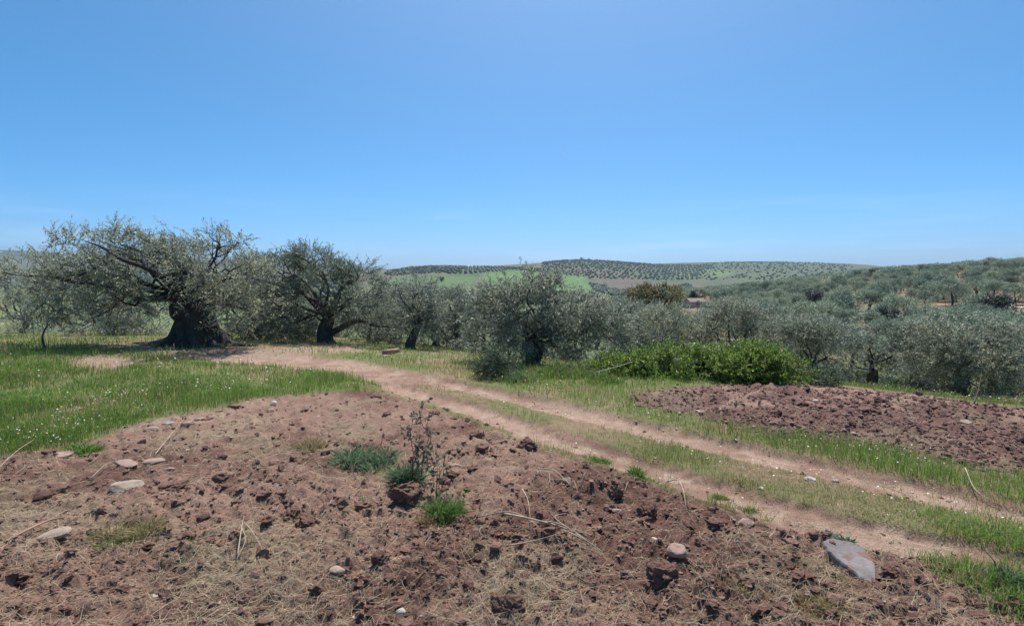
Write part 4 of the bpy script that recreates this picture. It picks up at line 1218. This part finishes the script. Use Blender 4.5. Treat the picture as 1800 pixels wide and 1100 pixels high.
slab('large flat grey slab half buried at the edge of the track', [(1446, 950), (1458, 943), (1478, 946), (1497, 951), (1516, 959), (1531, 976), (1539, 996), (1538, 1018), (1520, 1016), (1500, 1003), (1478, 986), (1458, 968)], (.075, .06), M['slabgrey'], 1)
nt = M['slabgrey'].node_tree; pb = nt.nodes['Principled BSDF']; src = pb.inputs['Base Color'].links[0].from_socket
nz_ = noise_node(nt, 5.5, 6, .65); rr_ = ramp(nt, nz_.outputs['Fac'], [(.47, (0, 0, 0)), (.55, (1, 1, 1))])
nt.links.new(mixc(nt, 'MIX', rr_.outputs[0], src, (.17, .10, .075)), pb.inputs['Base Color'])
stone('broad pale flat stone lying left of the dark hole in the soil', 230, 866, (64, .2), M['pale'], 2, .05, .28, (.18, .05), .2)
stone('cream flat stone with a shadowed edge near the red stick', 99, 948, (54, .14), M['pale'], 53, .35, .26, (.2, -.1), .2)
stone('orange brown stone nestled inside the dry grass tuft', 197, 938, (48, .12), M['ochre'], 4, .15, .5, (.2, 0), .3)
stone('pinkish flat stone, front one of a pair below the meadow edge', 224, 828, (46, .16), M['pink'], 5, -.2, .25, (.1, .1), .2)
stone('pinkish flat stone, rear one of a pair below the meadow edge', 266, 819, (46, .14), M['pink'], 6, .1, .22, (.1, 0), .2)
stone('thin pink stone chip right of the paired flat stones', 297, 835, (20, .05), M['pink'], 7, .3, .3)
stone('rounded tan stone in the foreground soil', 593, 1010, (30, .09), M['pale'], 8, 0, .55)
stone('rounded pink brown stone beside the largest clod', 1190, 992, (40, .13), M['pink'], 9, .2, .7)
stone('pale elongated chip of wood coloured stone lying in the straw', 1148, 955, (32, .05), M['white'], 10, -.5, .35)
stone('small beige stone left of the forked dry branches', 996, 852, (18, .07), M['pale'], 11, .3, .7)
stone('small pale stone above the open soil lumps near the rut', 1085, 895, (20, .06), M['pale'], 12, -.2, .6)
stone('flat pinkish stone right of the tall weed', 800, 820, (22, .08), M['pink'], 13, 0, .4)
stone('flat reddish stone near the lower right straw', 1268, 1042, (32, .06), M['pink'], 14, .1, .4)
stone('white pebble at the lower left of the foreground', 272, 1058, (12, .04), M['white'], 15, 0, .7, sub=3)
stone('white pebble, left one of two at the bottom of the view', 624, 1083, (11, .04), M['white'], 16, 0, .7, sub=3)
stone('white pebble, right one of two at the bottom of the view', 706, 1083, (18, .05), M['white'], 17, .3, .6, sub=3)
stone('cream stone in the grassy middle strip of the track', 1425, 848, (20, .09), M['white'], 18, 0, .5)
stone('small white stone at the left side of the grassy middle strip', 1338, 862, (10, .06), M['white'], 19, 0, .6, sub=3)
stone('bluish grey stone in the far wheel rut', 1468, 837, (15, .08), M['grey'], 20, 0, .4)
stone('upright pale stone where the meadow grass meets the soil', 481, 712, (13, .11), M['white'], 21, 0, 1.0)
stone('pinkish rough stone beside the upright pale stone', 476, 722, (14, .1), M['pink'], 22, 0, .6)
stone('light grey stone at the meadow edge under the long dry stalk', 268, 757, (30, .12), M['pale'], 23, .1, .3)
stone('mossy grey stone in the row along the meadow edge', 296, 748, (20, .12), M['grey'], 24, .5, .4)
stone('tan rounded stone at the top of the long dry stalk', 331, 750, (22, .12), M['pink'], 25, .2, .45)
stone('pale flat stone between the tan stone and the upright stone', 352, 741, (18, .1), M['pale'], 26, .2, .35)
stone('brown stone in the meadow edge row nearest the upright stone', 373, 734, (18, .12), M['pink'], 27, .4, .5)
stone('grey stone half covered by grass near the left meadow corner', 112, 800, (34, .2), M['pink'], 28, -.6, .25)
stone('white stone on the near border of the ploughed plot', 1228, 729, (14, .1), M['white'], 29, -.3, .5)
stone('pale stone in the middle of the ploughed plot', 1434, 704, (10, .1), M['white'], 30, .2, .8)
stone('small pale stone on the right part of the ploughed plot', 1500, 755, (12, .1), M['pale'], 31, .2, .6)
stone('flat light stone on the ploughed plot near the dry stalks', 1698, 741, (16, .14), M['pale'], 32, .2, .5)
stone('pinkish stone near the rut at the lower right soil edge', 1310, 925, (30, .1), M['pink'], 33, -.3, .5)

def clod(label, px, py, w, seed, hgt=.75):
    rng = np.random.default_rng(seed)
    p = spot(px, py); s = p[1] / 900; r = w * s / 2
    bv, bf = ico(5)
    v = bv * (1 + .38 * noise3(bv * 1.8 + seed * 3, 5))[:, None]
    for _ in range(9):
        nn = rand_dirs(1, rng)[0]; v = v - np.maximum(v @ nn - rng.uniform(.5, .85), 0)[:, None] * nn * .9
    v = v * (1 + .24 * noise3(bv * 4.5 + seed, 6) + .11 * noise3(bv * 11 + seed, 7) + .06 * noise3(bv * 24, 8))[:, None]
    v = v * np.array([r, r * .9, r * hgt])
    t = lerp(SOIL, SOIL_D, rng.uniform(.3, .8)) * (1 + .2 * noise3(bv * 6, 9))[:, None]
    o = MB().add(v, bf, 0, t).build('soil_clod', M['clod'], None, True, (p[0], p[1], p[2] + r * hgt * .32))
    o.rotation_euler = (0, 0, rng.uniform(0, 6))
    return tag(o, label, 'clod')
clod('largest crusted soil clod casting a black shadow below the pink brown stone', 1165, 1032, 62, 1, 1.0)
clod('dark crumbly clod beneath the green tuft by the tall weed', 712, 882, 66, 2, .6)
clod('dark clod with a hollow shadow right of the straw patch', 1140, 908, 46, 3, .9)
clod('round soil clod at the lower middle beside the white pebbles', 653, 1078, 28, 4, .8)
clod('clod with crusty straw on top below the rounded tan stone', 668, 1004, 46, 5, .9)
clod('reddish clod near the lower left of the forked dry branches', 975, 1062, 26, 6, .9)
clod('big ragged clod at the bottom middle of the view', 890, 1088, 52, 7, .9)
clod('dark lump left of the tan stone pair in the dug soil', 305, 862, 46, 8, .4)
clod('dark lump beside the short clod left of the straw tuft', 385, 812, 26, 9, .7)
clod('reddish lump between the wheel rut and the tall weed', 838, 775, 26, 10, .9)
clod('dark reddish lump beside the near wheel rut', 925, 788, 40, 11, .7)
clod('dark lump above the dry branches, right one of two', 1082, 878, 32, 12, .8)
clod('dark lump above the dry branches, left one of two', 1042, 862, 38, 13, .6)
clod('square grey brown clod on the left of the middle foreground', 540, 925, 40, 14, .8)
clod('low dark clod on the left slope of the dug soil', 515, 905, 46, 15, .6)
clod('clod at the right foot of the grey slab', 1570, 1028, 40, 16, .6)

# ------------------------------------------------------------------ dry stalks, sticks and branches
def stalk(label, pts, r, material, name='dry_stalk', cat='stalk', branches=(), lift=.02):
    """pts: (px, py, metres above the ground)"""
    P = []
    for (px, py, h) in pts:
        g = spot(px, py); P.append([g[0], g[1], g[2] + lift + h])
    o0 = np.array(P[0]); P = np.array(P) - o0
    root = thing(name, label, cat, tuple(o0))
    p = spline(P, 16) if len(P) > 2 else np.linspace(P[0], P[1], 8)
    MB().add(*tube(p, np.linspace(r, r * .45, len(p)), 6)).build('stem', material, root, True)
    for b in branches:
        Q = []
        for (px, py, h) in b:
            g = spot(px, py); Q.append([g[0], g[1], g[2] + lift + h])
        q = spline(np.array(Q) - o0, 12) if len(Q) > 2 else np.linspace(np.array(Q[0]) - o0, np.array(Q[1]) - o0, 6)
        MB().add(*tube(q, np.linspace(r * .7, r * .3, len(q)), 5)).build('side_stem', material, root, True)
    return root
stalk('long straight dry stalk leaning from the paired flat stones to the meadow edge', [(272, 812, .01), (298, 778, .05), (325, 747, .06)], .006, M['twig'])
stalk('curved dry stalk bending out of the meadow at the left edge', [(-10, 834, .02), (30, 815, .08), (62, 792, .1)], .006, M['twig'])
stalk('thin pale stalk slanting below the paired flat stones', [(160, 850, .02), (188, 832, .04), (215, 822, .02)], .005, M['twig'])
stalk('smooth reddish stick beside the cream flat stone', [(8, 968, .01), (50, 950, .03), (85, 930, .04), (115, 923, .02)], .011, M['redtwig'], 'stick', 'stick')
stalk('forked pale dry plant in the middle left of the soil', [(418, 990, .02), (425, 965, .06), (430, 940, .1)], .006, M['twig'], 'dry_branch', 'branch',
      [((345, 968, .01), (385, 952, .05), (424, 950, .08)), ((430, 948, .08), (445, 965, .06), (462, 980, .01)), ((424, 955, .08), (432, 972, .05), (416, 998, .02))])
stalk('tangle of long dry branches lying across the right foreground', [(880, 920, .03), (940, 945, .08), (1000, 962, .06), (1055, 980, .02)], .009, M['twig'], 'dry_branch', 'branch',
      [((918, 882, .05), (928, 905, .08), (932, 930, .06)), ((1000, 964, .06), (975, 950, .12), (995, 928, .1)), ((890, 982, .01), (940, 972, .05), (1000, 965, .05)), ((930, 935, .05), (980, 958, .07), (1040, 970, .02)), ((990, 950, .03), (1020, 962, .05), (1060, 985, .02)), ((840, 918, .02), (900, 925, .05), (950, 948, .06))])
stalk('crooked pale branch above the small beige stone', [(945, 842, .02), (975, 850, .06), (1005, 870, .02)], .007, M['twig'], 'dry_branch', 'branch',
      [((965, 846, .04), (966, 858, .04), (961, 868, .01)), ((1020, 852, .02), (1028, 860, .06), (1025, 868, .01))])
stalk('dark curved stick arching near the rut', [(1172, 848, .03), (1190, 858, .09), (1200, 875, .07), (1206, 898, .01)], .007, M['twig'], 'stick', 'stick')
stalk('long thin stalk lying on the grassy strip at the lower right', [(1545, 855, .05), (1570, 875, .05), (1605, 886, .03)], .006, M['twig'])
stalk('pale curved stalk across the right wheel rut by the verge', [(1695, 850, .12), (1715, 872, .06), (1755, 886, .02)], .006, M['twig'])
stalk('pale stalk sticking out of the right end of the ploughed plot', [(1648, 800, .02), (1658, 812, .1)], .006, M['twig'])
stalk('pale hose draped from the weeds onto the bright green shrub', [(1045, 670, .15), (1075, 668, .22), (1100, 666, .3), (1122, 662, .36)], .007, M['hose'], 'hose', 'hose')
stalk('thin leaning stake at the back of the ploughed plot', [(1712, 716, 0), (1718, 714, .3), (1722, 712, .6)], .013, M['darktwig'], 'stake', 'stake')
stalk('dark bent twig standing left of the tall weed', [(664, 800, 0), (670, 800, .1), (675, 795, .2)], .006, M['darktwig'], 'stick', 'stick')

# cut log by the slim olive
p = spot(686, 625)
lg = thing('cut_log', 'short cut log with a pale sawn end at the edge of the track', 'log', tuple(p), .5)
q = np.array([[-.22, 0, .08], [-.05, .01, .09], [.12, 0, .1], [.24, -.02, .12]])
MB().add(*tube(q, [.07, .075, .07, .065], 12, .15, 2)).build('bark', M['redtwig'], lg, True)
MB().add(*tube([[.235, -.02, .12], [.262, -.022, .121]], [.064, .062], 12)).build('sawn_end', M['pale'], lg)
stone('pale flat stone beside the cut log', 678, 628, (12, .18), M['pale'], 41, .1, .4)

# ------------------------------------------------------------------ weeds
def weed(label, px, py, hgt_px, stems, seed, leafm, spread=.12, leaf=(.045, .026), per=16, stemr=.006, name='weed', top=.35):
    rng = np.random.default_rng(seed)
    b = spot(px, py); s = b[1] / 900; h = hgt_px * s
    root = thing(name, label, 'weed', tuple(b))
    lf = MB()
    for k in range(stems):
        e = np.array([rng.normal() * spread, rng.normal() * spread, h * rng.uniform(.65, 1)]) if k else np.array([rng.normal() * .03, 0, h])
        p = limb_path((rng.normal() * .02, rng.normal() * .02, -.03), e, rng, 0, .04, 14)
        MB().add(*tube(p, np.linspace(stemr, stemr * .35, 14), 5)).build('stem', M['darktwig'], root, True)
        for q in range(per):
            i = int(rng.integers(4, 14)); st = p[i]
            d = unit(rng.normal(size=(1, 3)) + [0, 0, .4])[0]; L = rng.uniform(.04, .13)
            v, f = tube(np.array([st, st + d * L * .6, st + d * L]), [.0018, .0015, .001], 4); lf.add(v, f, 1)
            m = 5
            P = st + d * L * rng.uniform(.5, 1, (m, 1))
            add_leaves(lf, P, unit(d + rng.normal(size=(m, 3)) * .7), rng.uniform(.6, 1.2, m) * leaf[0], rng.uniform(.6, 1.2, m) * leaf[1], rng)
    lf.build('leaves', [leafm, M['darktwig']], root)
    return root
M['pale_leaf'] = leaf_mat('withered_leaf', (.24, .22, .14), (.32, .29, .2), .25, .6, .4, .2)
weed('tall dark stemmed weed with small withered leaves in the dug soil', 736, 850, 150, 4, 3, M['pale_leaf'], .09)
weed('thin dark weed stems between the tall weed and the green tuft', 770, 880, 90, 5, 4, M['weed'], .1, per=5, stemr=.004)

def rosette(label, px, py, w, h, n, seed, tint, leaf=(.09, .02), name='plant', cat='plant', dry=0):
    """a clump of upright narrow leaves"""
    rng = np.random.default_rng(seed)
    b = spot(px, py); s = b[1] / 900; R = w * s / 2; hh = h * s
    k = max(3, n // 60); ca_ = rng.uniform(0, 6.283, k); cr_ = R * rng.uniform(.1, .9, k) ** .7
    i_ = rng.integers(0, k, n); q_ = rng.normal(0, R * .17, (n, 2))
    P = np.stack([np.cos(ca_[i_]) * cr_[i_] + q_[:, 0], np.sin(ca_[i_]) * cr_[i_] * .8 + q_[:, 1], np.zeros(n)], 1)
    hk = rng.uniform(.45, 1.15, k)[i_]
    a = np.arctan2(q_[:, 1], q_[:, 0]); r = np.minimum(np.hypot(P[:, 0], P[:, 1]), R)
    P[:, 2] = zfull(P[:, 0] + b[0], P[:, 1] + b[1]) - b[2] - .01
    d = unit(np.stack([np.cos(a) * r / R * .7 + rng.normal(0, .45, n), np.sin(a) * r / R * .7 + rng.normal(0, .45, n), np.ones(n)], 1))
    L = hh * hk * rng.uniform(.45, 1.1, n) * (1 - .35 * (r / R) ** 2)
    S = unit(np.cross(d, rand_dirs(n, rng))) * (leaf[1] * rng.uniform(.5, 1.2, n) / 2)[:, None]
    m = P + d * L[:, None] * .55
    droop = np.stack([np.cos(a), np.sin(a), -.5 + 0 * a], 1) * (L * .25)[:, None]
    t = P + d * L[:, None] + droop
    v = np.stack([P - S * .6, P + S * .6, m + S, m - S, t], 1).reshape(-1, 3)
    i = np.arange(n)[:, None] * 5
    tt = np.array(tint)[None] * rng.uniform(.65, 1.3, (n, 1))
    if dry:
        tt = np.where(rng.uniform(size=(n, 1)) < dry, DRYS[rng.integers(0, 4, n)], tt)
    o = MB().add(v, [i + [0, 1, 2, 3], i + [3, 2, 4]], 0, np.repeat(tt, 5, 0)).build(name, M['blade'], None, False, tuple(b))
    return tag(o, label, cat)
BLUEG, FRESH = (.16, .23, .12), (.13, .25, .045)
rosette('wide low blue green plant left of the tall weed', 650, 815, 110, 38, 1100, 1, BLUEG, (.09, .012))
rosette('blue green leafy plant at the foot of the tall weed', 718, 850, 60, 48, 700, 2, BLUEG, (.09, .014))
rosette('fresh green grass tuft right of the tall weed', 785, 908, 58, 64, 620, 3, (.14, .23, .06), (.1, .0065), 'grass_tuft', 'grass tuft')
rosette('dry straw coloured grass tuft around the orange brown stone', 232, 945, 110, 48, 900, 4, (.2, .2, .07), (.1, .006), 'grass_tuft', 'grass tuft', .7)
rosette('green grass at the front of the orange brown stone', 215, 962, 66, 22, 420, 5, FRESH, (.1, .006), 'grass_tuft', 'grass tuft')
rosette('green tuft on the soil edge of the near wheel rut', 1127, 845, 46, 26, 420, 6, FRESH, (.1, .007), 'grass_tuft', 'grass tuft')
rosette('long bright green tuft at the top of the near rut edge', 1045, 806, 56, 22, 420, 7, FRESH, (.1, .007), 'grass_tuft', 'grass tuft')
rosette('small upright green tuft in the near wheel rut', 1267, 868, 20, 18, 200, 8, FRESH, (.1, .006), 'grass_tuft', 'grass tuft')
rosette('blue green broad leaved plant behind the grey slab', 1468, 940, 50, 20, 200, 9, (.14, .22, .14), (.1, .028))
rosette('dry tuft of pale grass in the dug soil left of the tall weed', 538, 790, 54, 34, 420, 10, (.2, .19, .07), (.1, .006), 'grass_tuft', 'grass tuft', .6)
rosette('small dry tuft below the dug soil clods', 636, 886, 26, 22, 160, 11, (.2, .18, .07), (.1, .005), 'grass_tuft', 'grass tuft', .5)
rosette('tawny grass tuft beside the fresh green tuft', 745, 925, 40, 30, 300, 12, (.3, .22, .09), (.1, .005), 'grass_tuft', 'grass tuft', .5)
rosette('russet dry tuft at the bottom below the grey slab', 1430, 1075, 90, 36, 600, 13, (.32, .24, .1), (.1, .005), 'grass_tuft', 'grass tuft', .5)
rosette('small green tuft on the lower right soil near the rut', 1312, 888, 34, 18, 240, 14, (.14, .19, .06), (.1, .006), 'grass_tuft', 'grass tuft', .2)
rosette('dry tuft beside the lower right straw', 1310, 1045, 46, 28, 300, 15, (.34, .3, .16), (.1, .004), 'grass_tuft', 'grass tuft', .8)
rosette('pale blue green weed on the right edge of the grassy corner', 1775, 1040, 60, 46, 500, 16, (.13, .2, .1), (.1, .014))
rosette('green weeds at the very lower left meadow corner', 150, 795, 60, 26, 420, 17, FRESH, (.1, .01))
rosette('tall flowering weeds around the central olive trunk', 985, 662, 110, 34, 900, 18, (.16, .2, .06), (.1, .02))
rosette('leafy weeds with pale flowers beside the dense dark bush', 905, 672, 60, 30, 500, 19, (.15, .21, .1), (.1, .022))
rosette('tall weeds growing in front of the shrub left end', 1060, 676, 70, 26, 600, 20, (.13, .19, .05), (.1, .02))

# wild flowers dotted over the meadow and the verge
n = 30000
x, y = scatter(n, 16, rg2, 3.5)
Zf = zones(x, y)
k = rg2.uniform(size=n) < np.clip(Zf['meadow'] * .75 * (1 - Zf['bare']) + Zf['verge'] * .45 + Zf['strip'] * .15, 0, 1) * smooth(-.15, .45, tuft(x, y, 1.1, 111))
x, y = x[k], y[k]; n = len(x)
z = zfull(x, y) + rg2.uniform(.07, .17, n)
r = rg2.uniform(.004, .013, n) * np.clip(y / 8, .8, 1.5)
th = np.arange(6) / 6 * 6.283
v = np.stack([x[:, None] + r[:, None] * np.cos(th), y[:, None] + r[:, None] * np.sin(th), z[:, None] + .4 * r[:, None] * np.sin(th + rg2.uniform(0, 6, (n, 1)))], -1)
t = np.where(rg2.uniform(size=(n, 1)) < .6, np.array([[.8, .78, .74]]), np.array([[.6, .55, .12]]))
mb = MB(); mb.add(v.reshape(-1, 3), np.arange(n * 6).reshape(-1, 6), 0, np.repeat(t, 6, 0))
tag(mb.build('wild_flowers', M['flower']), 'tiny white and yellow flowers in the grass', kind='stuff')

# ------------------------------------------------------------------ a short vapour trail, very far and high
D = 20000
MB().add(*tube([at_depth(988, 264, D), at_depth(992, 271, D), at_depth(996, 278, D)], [5, 12, 8], 8)).build('vapour_trail', M['vapour'])
tag(bpy.data.objects['vapour_trail'], 'tiny white vapour trail in the clear blue sky', 'vapour trail')

# ------------------------------------------------------------------ haze over the valley
hm = bpy.data.materials.new('haze'); hm.use_nodes = True
hn = hm.node_tree.nodes; hn.clear()
pv = hn.new('ShaderNodeVolumePrincipled'); pv.inputs['Color'].default_value = (.58, .78, 1, 1); pv.inputs['Density'].default_value = HAZE; pv.inputs['Anisotropy'].default_value = .3
ho = hn.new('ShaderNodeOutputMaterial'); hm.node_tree.links.new(pv.outputs[0], ho.inputs['Volume'])
hv = [(sx * 20500, -60 + dy * 9200, z) for sx in (-1, 1) for dy in (0, 1) for z in (-130, 230)]
if HAZE:
    tag(MB().add(hv, np.array([(0, 1, 3, 2), (4, 6, 7, 5), (0, 4, 5, 1), (2, 3, 7, 6), (1, 5, 7, 3), (0, 2, 6, 4)])).build('haze', hm), 'thin blue haze over the valley', kind='stuff')
